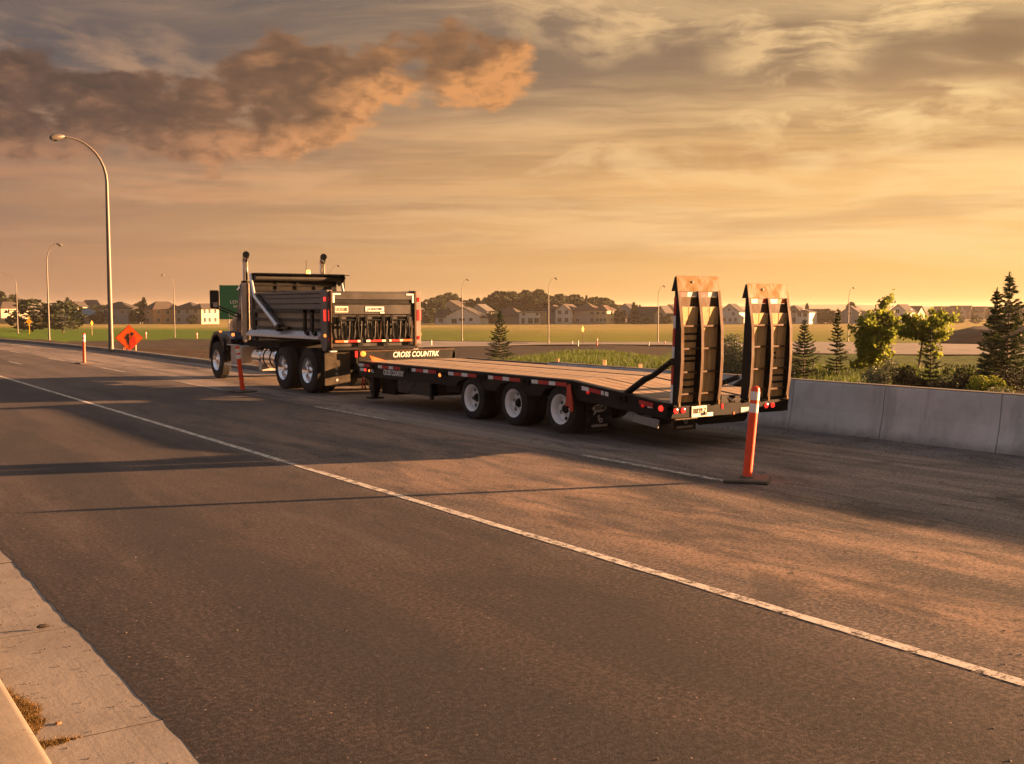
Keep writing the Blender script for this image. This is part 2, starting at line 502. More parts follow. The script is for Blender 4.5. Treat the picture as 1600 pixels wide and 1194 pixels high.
M['orange_red'] = pbr('orange_rubber', (.50, .05, .02), .55, var=.2)
M['sign_orange'] = pbr('sign_orange', (1., .13, .008), .4, var=.04)
M['sign_red'] = pbr('sign_red_orange', (.72, .045, .012), .45, var=.05)
M['sign_yellow'] = pbr('sign_yellow', (.72, .36, .02), .4, var=.05)
M['sign_green'] = pbr('sign_green', (.005, .17, .072), .4, var=.06)
M['sign_black'] = pbr('sign_black', (.02, .018, .016), .5, var=.05)
M['base_rubber'] = pbr('base_rubber', (.10, .08, .065), .8, var=.3, dust=.5, dust_col=(.17, .12, .085), bump=.3)
M['wood_deck'] = wood('deck_planks', (.42, .30, .20), (.25, .17, .11), 'Y', 1., .35)
M['wood_ramp'] = wood('ramp_planks', (.60, .40, .17), (.34, .21, .09), 'Z', 1., .35)
M['wood_stake'] = wood('stake_timber', (.52, .36, .20), (.36, .24, .13), 'Z', 1.)
M['bark'] = pbr('bark', (.10, .075, .055), .9, var=.4, scale=8, bump=.6)
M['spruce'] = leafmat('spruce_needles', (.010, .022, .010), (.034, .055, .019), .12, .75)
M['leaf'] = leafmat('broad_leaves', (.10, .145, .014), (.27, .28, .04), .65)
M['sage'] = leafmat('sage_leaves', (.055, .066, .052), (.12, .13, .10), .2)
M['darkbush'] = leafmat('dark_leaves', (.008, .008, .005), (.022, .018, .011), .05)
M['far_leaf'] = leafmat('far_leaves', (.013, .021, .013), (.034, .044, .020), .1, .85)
M['grass'] = leafmat('grass_blades', (.022, .046, .008), (.062, .10, .016), .35)
M['dry'] = leafmat('dry_grass', (.085, .05, .014), (.22, .125, .028), .06)
M['flap'] = pbr('flap_warm_rubber', (.045, .034, .022), .34, var=.25, spec=.6)  # black rubber tinted brown for the warm sunlight on it
M['shield'] = pbr('heat_shield_metal', (.52, .42, .33), .35, .8, var=.1)

def sst(x, a, b):
    t = np.clip((np.asarray(x, dtype=float) - a) / (b - a), 0, 1); return t * t * (3 - 2 * t)


def hgt(X, Y):
    """ground height: the road stands on a bank above flat fields"""
    X = np.asarray(X, dtype=float); Y = np.asarray(Y, dtype=float)
    s = X - 13.9
    b = sst(Y - .9 * X, 10., 19.)
    far = sst(Y, 48., 75.)
    bank = -3.4 * sst(s, 16., 31.) + .12 * sst(s, 1., 8.) * (1 - sst(s, 10., 18.))
    dirt = (-3.4 * sst(s, 0., 46.)) * (1 - far) + far * (-3.4 * (1 - np.exp(-np.maximum(s, 0) / 19.)) * sst(s, -2, 6))
    z = bank * (1 - b) + dirt * b
    # long rise under the houses, nothing to the near left
    z = np.where(s < 0, 0., z)
    rough = .06 * np.sin(X * 1.7 + np.sin(Y * .9) * 1.3) * np.sin(Y * 1.3 + X * .4) + .12 * np.sin(X * .31 + 1.3) * np.sin(Y * .27)
    return z + rough * sst(s, .6, 3.)
# ------------------------------------------------------------------ ground, roads, pavement
def axis_grid(segs):
    out = []
    for a, b, st in segs: out += list(np.arange(a, b, st))
    return np.array(out + [segs[-1][1]])


gx = axis_grid([(-3500, -300, 320), (-300, -20, 40), (-20, 12, 4), (12, 46, .8), (46, 150, 3), (150, 500, 12), (500, 4200, 185)])
gy = axis_grid([(-900, -60, 120), (-60, 0, 6), (0, 66, .9), (66, 220, 3), (220, 600, 14), (600, 5000, 200)])
XX, YY = np.meshgrid(gx, gy, indexing='ij')
ZZ = hgt(XX, YY) - .06
ZZ = np.where((XX < 13.2) & (XX > .2), -.08, ZZ)
ZZ = np.where(XX <= .2, -.02, ZZ)
nx, ny = len(gx), len(gy)
idx = np.arange(nx * ny).reshape(nx, ny)
F4 = np.stack([idx[:-1, :-1], idx[1:, :-1], idx[1:, 1:], idx[:-1, 1:]], -1).reshape(-1, 4)
# land cover: 0 bare soil, 1 grass; field = tall crop grass far off
depth = XX * .572 + YY * .82
bmask = sst(YY - .9 * XX, 10., 19.)
bed = (1 - sst(YY, 16.5, 18.5)) * (1 - sst(XX, 24.5, 26.5))      # mulched planting bed behind the barrier
grass = (1 - bmask) * sst(XX, 14.4, 15.2) * (1 - bed)
# the crop field starts beyond the cross road: its near edge as range over bearing
bear = np.degrees(np.arctan2(XX, np.maximum(YY, 1e-3))); rng_ = np.hypot(XX, YY)
edge = np.interp(bear, [0, 10.6, 11.2, 13, 17.2, 24.4, 32.1, 38, 45.5, 53.4, 62.9, 78], [76, 78, 112, 152, 186, 184, 178, 171, 170, 176, 184, 200])
field = np.where((YY > 0) & (XX > 13.5), sst(rng_ - edge, -4, 4), 0)
me = np_mesh('ground', np.stack([XX, YY, ZZ], -1).reshape(-1, 3), F4, None or bpy.data.materials.new('ground'),
             {'grass': grass.ravel(), 'field': field.ravel()}, smooth=True)
m = me.materials[0]; m.use_nodes = True
T = NT(m.node_tree); B = T.n['Principled BSDF']
pos = T.new('ShaderNodeNewGeometry').outputs['Position']
ga = T.new('ShaderNodeAttribute', attribute_name='grass').outputs['Fac']
fa = T.new('ShaderNodeAttribute', attribute_name='field').outputs['Fac']
n_big = T.noise(pos, .09, 5, .6); n_mid = T.noise(pos, .7, 5, .65); n_fine = T.noise(pos, 7., 4, .65)
soil = T.mix(T.ss(n_mid, .3, .7), (.040, .028, .022), (.085, .060, .044))
soil = T.mix(T.mul(T.ss(n_fine, .45, .7), .6), soil, (.035, .025, .019))
soil = T.mix(T.mul(T.ss(n_big, .45, .7), .5), soil, (.10, .072, .052))
px_, py_, pz_ = T.xyz(pos)
dep = T.vm('DOT_PRODUCT', pos, (.572, .82, 0.))
lat = T.vm('DOT_PRODUCT', pos, (.82, -.572, 0.))
soil = T.mix(T.mul(T.ss(dep, 78., 96.), T.ss(lat, 40., 0.)), soil, T.mix(n_mid, (.03, .026, .024), (.06, .05, .044)))   # dark new sub-base beside the far road
grs = T.mix(T.ss(n_mid, .3, .7), (.030, .052, .009), (.075, .105, .018))
grs = T.mix(T.mul(T.ss(n_fine, .5, .75), .5), grs, (.11, .11, .03))
strip = T.noise(T.vec(T.mul(lat, .012), T.mul(dep, .11), 0.), 1., 4, .6)
fld = T.mix(T.ss(dep, 168., 330.), (.125, .145, .013), (.29, .225, .08))
fld = T.mix(T.mul(T.ss(strip, .42, .62), .55), fld, (.15, .125, .03))
fld = T.mix(T.mul(T.ss(T.noise(pos, .12, 6, .7), .5, .7), .5), fld, (.080, .110, .012))
fld = T.mix(T.mul(T.ss(lat, 10., -35.), T.ss(dep, 320., 240.)), fld, (.062, .112, .010))
fld = T.mix(T.ss(dep, 420., 700.), fld, (.085, .075, .045))
g2 = T.ss(T.add(ga, T.mul(T.sub(n_mid, .5), .9)), .42, .58)
f2 = T.ss(T.add(fa, T.mul(T.sub(n_mid, .5), .5)), .42, .58)
cc = T.mix(g2, soil, grs); cc = T.mix(f2, cc, fld)
T.l.new(cc, B.inputs['Base Color']); B.inputs['Roughness'].default_value = .95; B.inputs['Specular IOR Level'].default_value = .1
bn = T.new('ShaderNodeBump'); bn.inputs['Strength'].default_value = .9; bn.inputs['Distance'].default_value = .12
T.l.new(T.add(n_fine, n_mid), bn.inputs['Height']); T.l.new(bn.outputs[0], B.inputs['Normal'])
tag(link(bpy.data.objects.new('ground', me)), kind='structure')

# asphalt -----------------------------------------------------------
m, T, B = mat_new('asphalt'); M['asphalt'] = m
pos = T.new('ShaderNodeNewGeometry').outputs['Position']
px_, py_, pz_ = T.xyz(pos)
st1 = T.noise(T.mapped(pos, (1.5, .10, 1)), 1., 6, .62, .25)          # streaks along the traffic
st2 = T.noise(T.mapped(pos, (5., .16, 1), (3, 8, 0)), 1., 5, .6, .15)
blot = T.noise(pos, .42, 6, .62, .5)
blot2 = T.noise(T.mapped(pos, (1.3, .75, 1), (11, 4, 0)), 1.0, 6, .68, .7)
fine = T.noise(pos, 55., 3, .7); grit = T.voro(pos, 120.); grit2 = T.voro(pos, 26.)
a = T.mix(T.ss(st1, .36, .64), (.050, .042, .038), (.135, .108, .090))
a = T.mix(T.mul(T.ss(blot, .40, .66), .7), a, (.160, .126, .102))
a = T.mix(T.mul(T.ss(blot2, .54, .70), .8), a, (.048, .040, .037))     # dark damp / oil patches
a = T.mix(T.mul(T.ss(st2, .55, .78), .5), a, (.060, .050, .046))
# polished wheel paths: four lanes' worth of dark bands
wp = T.m('SINE', T.mul(T.sub(px_, 2.1), 2 * PI / 1.82))
a = T.mix(T.mul(T.ss(wp, .1, 1.), .30), a, (.055, .046, .043))
# sandy dust blown over the middle lane
sand = T.mul(T.ss(T.noise(T.mapped(pos, (1.1, .28, 1), (2, 5, 0)), 1.1, 7, .66, .5), .40, .60), T.mul(T.ss(px_, 5.2, 6.4), T.ss(px_, 9.6, 8.7)))
sand = T.mul(sand, T.ss(py_, 24., 9.))
a = T.mix(T.mul(sand, .9), a, (.44, .295, .19))
# tracked dust right of the lane joint, bluish patched strip at the barrier
dust = T.ss(px_, 8.9, 9.1)
a = T.mix(T.mul(dust, .85), a, T.mix(T.ss(st1, .36, .64), (.20, .17, .145), (.48, .40, .325)))
a = T.mix(T.mul(T.ss(st2, .52, .68), T.mul(dust, .6)), a, (.10, .085, .074))
edge = T.ss(T.add(px_, T.mul(T.sub(blot2, .5), .5)), 12.55, 12.75)
a = T.mix(T.mul(edge, .85), a, T.mix(T.ss(blot2, .4, .65), (.21, .21, .22), (.10, .098, .10)))
# joint seam along the lane line
seam = T.ss(T.m('ABSOLUTE', T.sub(T.add(px_, T.mul(T.sub(T.noise(pos, 2.2, 3), .5), .05)), 8.86)), .03, .008)
a = T.mix(T.mul(seam, .75), a, (.022, .020, .020))
# tar edge against the gutter
tar = T.ss(T.add(px_, T.mul(T.sub(T.noise(pos, 5., 4), .5), .03)), 1.55, 1.52)
a = T.mix(T.mul(tar, .85), a, (.028, .024, .023))
# worn ring mark scuffed in the lane
rx = T.mul(T.sub(px_, 5.02), 1 / .30); ry = T.mul(T.sub(py_, 3.46), 1 / .38)
rr = T.m('SQRT', T.add(T.mul(rx, rx), T.mul(ry, ry)))
ring = T.mul(T.ss(T.m('ABSOLUTE', T.sub(rr, 1.)), .14, .05), T.ss(blot2, .40, .55))
a = T.mix(T.mul(ring, .35), a, (.22, .165, .13))
gr1 = T.noise(pos, 30., 3, .75); gr2 = T.noise(pos, 13., 4, .7); gv = T.voro(pos, 42.)
a = T.mix(T.mul(T.ss(gr1, .50, .62), .60), a, (.22, .175, .14))
a = T.mix(T.mul(T.ss(gr1, .48, .36), .70), a, (.030, .026, .024))
a = T.mix(T.mul(T.ss(gr2, .54, .68), .35), a, (.040, .034, .031))
a = T.mix(T.mul(T.ss(gv, .16, .08), .6), a, (.24, .185, .145))
a = T.mix(T.mul(T.ss(grit, .55, .20), .25), a, (.20, .165, .14))       # pale chips
a = T.mix(T.mul(T.ss(grit2, .11, .05), .7), a, (.30, .23, .175))
a = T.mix(T.mul(T.ss(fine, .35, .7), .35), a, (.035, .030, .028))
near = T.mul(T.ss(px_, 6.5, 2.5), T.ss(py_, 13., 5.))
a = T.mix(T.mul(near, .5), a, (.030, .026, .025))
a = T.mix(T.ss(px_, 5.6, 4.9), a, T.mix(1.0, a, (.60, .58, .60), 'MULTIPLY'))     # near lane multiplied darker
damp = T.mul(T.ss(T.noise(T.mapped(pos, (.9, .55, 1), (21, 3, 0), (0, 0, .3)), 1.2, 7, .66, .5), .50, .62), T.ss(py_, 14., 6.))
a = T.mix(T.mul(damp, .55), a, (.030, .026, .025))
# long wandering cracks and a sealed seam
ck = T.m('ABSOLUTE', T.sub(T.noise(T.mapped(pos, (.9, .16, 1), (7, 2, 0)), 1., 6, .6, .4), .5))
a = T.mix(T.mul(T.ss(ck, .0035, .001), .5), a, (.022, .019, .018))
# broad irregular wear in the near lane: pale scoured bands and dark damp ones, dragged along the traffic
wr1 = T.noise(T.mapped(pos, (.95, .20, 1), (31, 6, 0), (0, 0, .12)), 1.0, 8, .70, .8)
wr2 = T.noise(T.mapped(pos, (1.6, .55, 1), (13, 9, 0), (0, 0, -.25)), 1.1, 8, .72, .9)
a = T.mix(T.mul(T.ss(wr1, .54, .68), .38), a, (.135, .115, .100))
lane = T.add(px_, T.mul(T.sub(wr1, .5), .9))
for x0_, hw, s_ in ((2.85, .62, .62), (4.55, .42, .35), (6.9, .4, .25)):       # tyre-darkened wheel tracks
    a = T.mix(T.mul(T.mul(T.ss(T.m('ABSOLUTE', T.sub(lane, x0_)), hw, hw * .35), s_), T.ss(wr2, .30, .55)), a, (.030, .027, .027))
rag = T.noise(T.mapped(pos, (2.6, 1.5, 1), (3, 8, 0), (0, 0, .5)), 1.6, 9, .74, .4)
a = T.mix(T.mul(T.mul(T.ss(rag, .575, .62), .75), T.ss(blot2, .42, .56)), a, (.022, .020, .020))    # ragged damp patches
sp1 = T.voro(pos, 11.); sp2 = T.voro(T.vm('ADD', pos, (3.3, 1.7, 0.)), 16.)
a = T.mix(T.mul(T.ss(sp1, .085, .05), .85), a, (.34, .26, .20))
a = T.mix(T.mul(T.ss(sp2, .11, .06), .85), a, (.012, .011, .011))
a = T.mix(T.mul(T.ss(wr1, .47, .36), .60), a, (.030, .028, .028))
a = T.mix(T.mul(T.ss(wr2, .56, .66), .45), a, (.026, .024, .025))
gm = T.mul(T.ss(gr1, .36, .64, .50, 1.55), T.ss(T.noise(pos, 62., 2, .7), .35, .65, .70, 1.32))
gm = T.mul(gm, T.ss(gr2, .34, .66, .78, 1.24))
a = T.vm('SCALE', a, scale=T.add(1.0, T.mul(T.mul(T.sub(gm, 1.0), .6), T.ss(py_, 24., 7.))))          # open-textured aggregate
a = T.mix(1.0, a, (.82, .79, .83), 'MULTIPLY')
T.l.new(a, B.inputs['Base Color'])
T.l.new(T.add(.62, T.mul(fine, .3)), B.inputs['Roughness']); B.inputs['Specular IOR Level'].default_value = .35
bn = T.new('ShaderNodeBump'); bn.inputs['Strength'].default_value = .5; bn.inputs['Distance'].default_value = .003
T.l.new(T.add(T.mul(grit, -.5), T.add(T.noise(pos, 150., 2, .6), T.mul(fine, .6))), bn.inputs['Height']); T.l.new(bn.outputs[0], B.inputs['Normal'])


def kerb_x(y):      # the far kerb bends gently to the left up the road
    return 12.69 - .0028 * max(0, y - 46) ** 2 * .82 if y < 90 else 12.69 - .0028 * 44 ** 2 * .82 - (y - 90) * .2


ys = [-14, -6] + [i * .1 for i in range(-40, 150)] + list(range(15, 46, 3)) + list(range(46, 130, 4))
vs, fs = [], []
jr = random.Random(3)
for y in ys:
    xl = 1.47 + (.004 * math.sin(y * 3.1) + .004 * math.sin(y * 7.7 + 1) + jr.uniform(-.009, .009) if y < 20 else 0)
    xr = 13.86 if y < 27 else (kerb_x(y) if y > 30 else 13.86 + (kerb_x(30) - 13.86) * (y - 27) / 3)
    k = len(vs)
    xs = [xl, 4, 8.86, xr]
    vs += [(x, y, .0) for x in xs]
    if k:
        fs += [(k - 4 + q, k - 3 + q, k + 1 + q, k + q) for q in range(3)]
b = MB(); b.add(vs, fs)
road = b.build('road', M['asphalt']); tag(road, kind='structure')
for p in road.data.polygons: pass
b = MB()      # fine jagged lip of the overlay along the gutter: give the asphalt its own thickness
lip = [v for v in vs[0::4]]
k = [(v[0], v[1], 0.) for v in lip] + [(v[0] + .004, v[1], -.03) for v in lip]
n = len(lip)
b.add(k, [(i, i + 1, n + i + 1, n + i) for i in range(n - 1)])
b.build('asphalt_edge', M['asphalt'], road)

# painted lines ------------------------------------------------------
m, T, B = mat_new('road_paint')
pos = T.new('ShaderNodeNewGeometry').outputs['Position']
n1 = T.noise(pos, 9., 6, .7); n2 = T.noise(pos, 60., 3, .7); n3 = T.noise(T.mapped(pos, (3, .5, 1)), 1., 4)
cc = T.mix(T.ss(n1, .35, .7), (.58, .54, .48), (.40, .34, .28))
T.l.new(cc, B.inputs['Base Color']); B.inputs['Roughness'].default_value = .6
tr = T.new('ShaderNodeBsdfTransparent'); mx = T.new('ShaderNodeMixShader')
wear = T.m('MAXIMUM', T.ss(T.add(T.mul(n1, .55), T.mul(n2, .45)), .50, .60), T.mul(T.ss(n3, .54, .70), .7))
T.l.new(wear, mx.inputs[0]); T.l.new(B.outputs[0], mx.inputs[1]); T.l.new(tr.outputs[0], mx.inputs[2])
T.l.new(mx.outputs[0], T.n['Material Output'].inputs[0])
M['paint'] = m
m2, T, B = mat_new('worn_road_paint')
pos = T.new('ShaderNodeNewGeometry').outputs['Position']
n1 = T.noise(pos, 11., 6, .7); n2 = T.noise(pos, 60., 3, .7)
B.inputs['Base Color'].default_value = (.56, .52, .47, 1); B.inputs['Roughness'].default_value = .6
tr = T.new('ShaderNodeBsdfTransparent'); mx = T.new('ShaderNodeMixShader')
T.l.new(T.ss(T.add(T.mul(n1, .6), T.mul(n2, .4)), .43, .58), mx.inputs[0])
T.l.new(B.outputs[0], mx.inputs[1]); T.l.new(tr.outputs[0], mx.inputs[2]); T.l.new(mx.outputs[0], T.n['Material Output'].inputs[0])
M['paint_worn'] = m2


def paint_strip(name, x, w, y0, y1, mat, step=.25, wob=.006):
    b = MB(); vv, ff = [], []
    n = max(2, int((y1 - y0) / step))
    for i in range(n + 1):
        y = y0 + (y1 - y0) * i / n
        vv += [(x - w / 2 + jr.uniform(-wob, wob), y, .004), (x + w / 2 + jr.uniform(-wob, wob), y, .004)]
        if i: k = 2 * i; ff.append((k - 2, k - 1, k + 1, k))
    b.add(vv, ff)
    return b.build(name, mat, road)


paint_strip('edge_line', 5.40, .10, -6, 110, M['paint'])
for y0, y1 in ((8.4, 11.2), (16.85, 19.9), (25.4, 28.4), (34.2, 37.2), (42.6, 45.6), (51., 54.), (60, 63)):
    paint_strip('lane_dash', 8.98, .10, y0, y1, M['paint_worn'])
for y0, y1 in ((41, 43.6), (50, 52.6)):
    paint_strip('lane_dash', 7.2 - .0, .10, y0, y1, M['paint_worn'])

# concrete ----------------------------------------------------------
def concrete(name, a, b2, wet=0., streak=0., brush=None):
    m, T, B = mat_new(name)
    pos = T.new('ShaderNodeNewGeometry').outputs['Position']
    n1 = T.noise(pos, 1.3, 6, .62, .3); n2 = T.noise(pos, 24., 4, .7); n3 = T.noise(pos, 4.5, 5, .65)
    cc = T.mix(T.ss(n1, .3, .7), a, b2)
    cc = T.mix(T.mul(T.ss(n3, .48, .72), .35), cc, tuple(x * .62 for x in a))
    if streak:
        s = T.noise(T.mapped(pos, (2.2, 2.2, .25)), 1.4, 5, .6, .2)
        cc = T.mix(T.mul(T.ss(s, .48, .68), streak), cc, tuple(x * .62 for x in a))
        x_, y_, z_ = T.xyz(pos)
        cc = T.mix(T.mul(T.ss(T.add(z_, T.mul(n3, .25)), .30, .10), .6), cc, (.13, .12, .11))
    if brush:
        s = T.noise(T.mapped(pos, (48, .30, 1)), 1., 4, .65, .1)
        cc = T.mix(T.mul(T.ss(s, .52, .64), .5), cc, tuple(x * .66 for x in a))
    pit = T.voro(pos, 9.)
    cc = T.mix(T.mul(T.ss(pit, .07, .03), .8), cc, tuple(x * .25 for x in a))
    cc = T.mix(T.mul(T.ss(n2, .55, .75), .3), cc, tuple(x * .6 for x in a))
    T.l.new(cc, B.inputs['Base Color']); B.inputs['Roughness'].default_value = .85; B.inputs['Specular IOR Level'].default_value = .3
    bn = T.new('ShaderNodeBump'); bn.inputs['Strength'].default_value = .35; bn.inputs['Distance'].default_value = .006
    T.l.new(T.add(n2, n3), bn.inputs['Height']); T.l.new(bn.outputs[0], B.inputs['Normal'])
    return m


M['concrete'] = concrete('gutter_concrete', (.245, .215, .19), (.175, .152, .135), brush=True)
M['kerb_concrete'] = concrete('kerb_concrete', (.185, .165, .145), (.12, .105, .092), brush=True)
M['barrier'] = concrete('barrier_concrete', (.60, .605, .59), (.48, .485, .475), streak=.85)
M['barrier_dark'] = concrete('dark_concrete', (.10, .095, .09), (.07, .066, .062), streak=.3)

M['joint'] = pbr('joint_dirt', (.022, .017, .012), .95, var=.4, scale=20)
gut = MB().box(.86, 1.53, -14, 30, -.05, -.014).build('gutter', M['joint']); tag(gut, kind='structure')
jy = [-14, -6, -4.05, -2.2, -.4, 1.3, 3.2, 5.10, 6.95, 9.02, 10.9, 12.8, 14.7, 16.6, 18.5, 24, 30]
for i in range(len(jy) - 1):
    b = MB().box(.885, 1.475 + .05, jy[i] + .006, jy[i + 1] - .006, -.014, -.001 - .0012 * (i % 3))
    b.mi = [1, 0, 1, 1, 1, 1]
    b.build('slab', [M['concrete'], M['joint']], gut)
kerb = MB(); prof = [(.56, -.05), (.885, -.05), (.885, -.004), (.872, .112), (.858, .136), (.83, .148), (.56, .150)]
kerb.prism(prof, 'Y', -14, -13)
kerb = kerb.build('kerb', M['kerb_concrete']); tag(kerb, kind='structure')
ky = [-13, -6, -1.6, 1.5, 4.9, 8.1, 11.3, 14.5, 18, 24, 30]
for i in range(len(ky) - 1):
    MB().prism(prof, 'Y', ky[i] + .005, ky[i + 1] - .005).build('kerb_stone', M['kerb_concrete'], kerb, smooth=True)
# verge behind the near kerb
verge = MB().box(-30, .56, -14, 30, -.05, .125).build('verge', M['kerb_concrete']); tag(verge, kind='structure')
# far kerb
b = MB(); yk = [30.5] + list(range(32, 130, 3))
vv, ff = [], []
for i, y in enumerate(yk):
    x = kerb_x(y)
    vv += [(x - .02, y, -.02), (x, y, .12), (x + .05, y, .145), (x + .32, y, .145), (x + .34, y, -.05)]
    if i:
        k = 5 * i; ff += [(k - 5 + q, k - 4 + q, k + 1 + q, k + q) for q in range(4)]
b.add(vv, ff)
tag(b.build('far_kerb', M['kerb_concrete']), kind='structure')

# barrier -----------------------------------------------------------
bar = thing('concrete_barrier', 'long pale grey concrete barrier wall on the right shoulder beside the trailer', 'barrier', (13.95, 8, 0))
bp = [(13.80, -.06), (13.83, .06), (13.90, .36), (13.95, .78), (13.975, .82), (14.10, .82), (14.12, .78), (14.22, .36), (14.30, .06), (14.32, -.06)]
by = [-6, -4.2, -2.4, -.6, 1.2, 3., 4.7, 6.35, 8.1, 9.99, 11.76, 13.5, 14.75, 16.4, 17.2, 18.65]
for i in range(len(by) - 1):
    MB().prism(bp, 'Y', by[i] + .006, by[i + 1] - .006).build('barrier_segment', M['barrier'], bar, bevel=.004)
core = [(x + (.04 if x < 14 else -.04), max(z - .03, -.06)) for x, z in bp]
MB().prism(core, 'Y', -6, 18.6).build('joint_core', M['barrier_dark'], bar)
MB().prism([(13.84, -.06), (13.97, .79), (14.10, .79), (14.3, -.06)], 'Y', 18.66, 22.).build('end_section', M['barrier_dark'], bar, bevel=.01)
MB().box(13.955, 14.115, -6, 18.6, .8205, .823).build('cap_strip', M['kerb_concrete'], bar)

# far cross road ----------------------------------------------------
m, T, B = mat_new('far_asphalt')
pos = T.new('ShaderNodeNewGeometry').outputs['Position']
n1 = T.noise(pos, .25, 5, .6)
T.l.new(T.mix(T.ss(n1, .3, .7), (.135, .115, .10), (.20, .165, .14)), B.inputs['Base Color']); B.inputs['Roughness'].default_value = .8
M['far_asphalt'] = m
cross = [(68, 162, 52, 132), (77, 153.8, 61.6, 124.5), (83.8, 149.1, 68.5, 122.5), (101.4, 134.8, 92, 124.6), (109, 128, 101, 118.3), (117.1, 121.9, 107.0, 112.2), (124, 116, 108, 103), (131.6, 109.9, 101.5, 84.5), (140, 98.5, 108.4, 76.3), (147.9, 82.9, 115.9, 64.9), (151.5, 71.2, 118.4, 55.6), (165, 20, 135, 10)]
b = MB(); vv, ff = [], []
for i, (x0, y0, x1, y1) in enumerate(cross):
    vv += [(x0, y0, float(hgt(x0, y0)) + .10), (x1, y1, float(hgt(x1, y1)) + .10)]
    if i: k = 2 * i; ff.append((k - 2, k - 1, k + 1, k))
b.add(vv, ff)
tag(b.build('cross_road', M['far_asphalt']), kind='structure')

# soil mound and far ridge ------------------------------------------
mm = pbr('mound_soil', (.026, .019, .016), .95, var=.4, scale=.6, bump=.8, bscale=3)
na, nr = 60, 14
vv = []
for i in range(nr + 1):
    for k in range(na):
        r = 1 - i / nr; a = 2 * PI * k / na
        h = (1 - r ** 9) * 2.5 * (1 + .12 * math.sin(3 * a + 1) + .10 * math.sin(5.3 * r * 4 + a * 2))
        u, w = r * 27 * math.cos(a), r * 8 * math.sin(a)
        x = 170 + u * .80 + w * .6; y = 84 - u * .60 + w * .80
        vv.append((x, y, -3.6 + h + .1 * math.sin(k * 2.3 + i)))
ff = [(i * na + k, i * na + (k + 1) % na, (i + 1) * na + (k + 1) % na, (i + 1) * na + k) for i in range(nr) for k in range(na)]
b = MB(); b.add(vv, ff); tag(b.build('soil_mound', mm, smooth=True), kind='structure')
hm = pbr('hill', (.10, .085, .05), .95, var=.35, scale=.01)
b = MB(); vv, ff = [], []
n = 60
for i in range(n + 1):
    a = R(-40 + 150 * i / n)
    d = 2300 + 150 * math.sin(i * .7)
    t = max(0, min(1, (math.degrees(a) - 30) / 14))
    hh = -4 + 11.5 * t + (1.8 * math.sin(i * .9) + 1.2 * math.sin(i * 2.1)) * (.3 + t)
    for q, (dd, z) in enumerate(((-260, -5), (-120, hh * .55), (0, hh), (200, hh * .8), (420, -5))):
        vv.append((math.sin(a) * (d + dd), math.cos(a) * (d + dd), z))
    if i: k = 5 * i; ff += [(k - 5 + q, k - 4 + q, k + 1 + q, k + q) for q in range(4)]
b.add(vv, ff); tag(b.build('hills', hm, smooth=True), kind='structure')
# ------------------------------------------------------------------ wheels (shared meshes)
def tyre_mesh(name, rad, wid, rim, n=48, grooves=4):
    h = wid / 2
    pr = [(-h * .82, rim), (-h * .93, rim + .012), (-h, rim + (rad - rim) * .45), (-h * .97, rim + (rad - rim) * .70), (-h * .90, rad - .035), (-h * .80, rad - .012)]
    for k in range(grooves + 1):
        a0 = -h * .74 + 2 * h * .74 * k / (grooves + 1) * 1.0; a1 = -h * .74 + 2 * h * .74 * (k + 1) / (grooves + 1)
        g = .012
        pr += [(a0 + g * .5, rad), (a1 - g * .5, rad)]
        if k < grooves: pr += [(a1 - g * .35, rad - .014), (a1 + g * .35, rad - .014)]
    pr += [(h * .80, rad - .012), (h * .90, rad - .035), (h * .97, rim + (rad - rim) * .70), (h, rim + (rad - rim) * .45), (h * .93, rim + .012), (h * .82, rim)]
    b = MB(); b.lathe(pr, 'X', n=n)
    # sidewall ribs and shoulder lugs
    for sgn in (-1, 1):
        b.lathe([(sgn * (h + .001), rim + (rad - rim) * .38), (sgn * (h + .006), rim + (rad - rim) * .41), (sgn * (h + .001), rim + (rad - rim) * .44)], 'X', n=n)
        b.lathe([(sgn * (h * .955), rim + (rad - rim) * .72), (sgn * (h * .985), rim + (rad - rim) * .75), (sgn * (h * .94), rim + (rad - rim) * .79)], 'X', n=n)
    for k in range(n):
        a = 2 * PI * (k + .5) / n; c_, s_ = math.cos(a), math.sin(a)
        for sgn in (-1, 1):
            w = .010
            pts = []
            for (x, r) in ((h * .955, rad - .05), (h * .80, rad + .001), (h * .80, rad - .03)):
                for t in (-w, w):
                    pts.append((sgn * x, r * c_ - t * s_, r * s_ + t * c_))
            b.add(pts, [(0, 1, 3, 2), (2, 3, 5, 4), (0, 2, 4), (1, 5, 3)])
    return b.mesh(name, M['rubber'], smooth=True)


def rim_mesh(name, rim, deep, mat, holes=10, wid=.2, hub=True):
    """disc wheel looking towards -X; deep>0 sets the disc back from the outer lip (outer dual wheel)"""
    h = wid / 2; n = 60
    lipx = -h * .86
    dsc = lipx + deep
    pr = [(h * .8, rim), (-h * .6, rim - .022), (lipx - .012, rim + .004), (lipx - .016, rim + .012), (lipx - .004, rim + .012), (lipx + .006, rim - .008),
          (lipx + .03, rim - .026), (dsc * .5 + lipx * .5, rim - .034), (dsc - .01, rim * .86), (dsc, rim * .80), (dsc + .012, rim * .58), (dsc - .004, rim * .52), (dsc - .004, rim * .36)]
    per = n // holes
    def skip(i, k): return i == 9 and (k % per) in ((1, 2) if per < 8 else (1, 2, 3, 4))
    b = MB(); b.lathe(pr, 'X', n=n, skip=skip)
    for k in range(10):       # wheel nuts on the bolt circle
        a = 2 * PI * (k + .5) / 10
        c = Vector((dsc - .004, rim * .44 * math.cos(a), rim * .44 * math.sin(a)))
        b.lathe([(c.x + .004, .016), (c.x - .028, .013), (c.x - .030, 0.0001)], 'X', (0, c.y, c.z), n=6)
    return b.mesh(name, mat, smooth=True), dsc


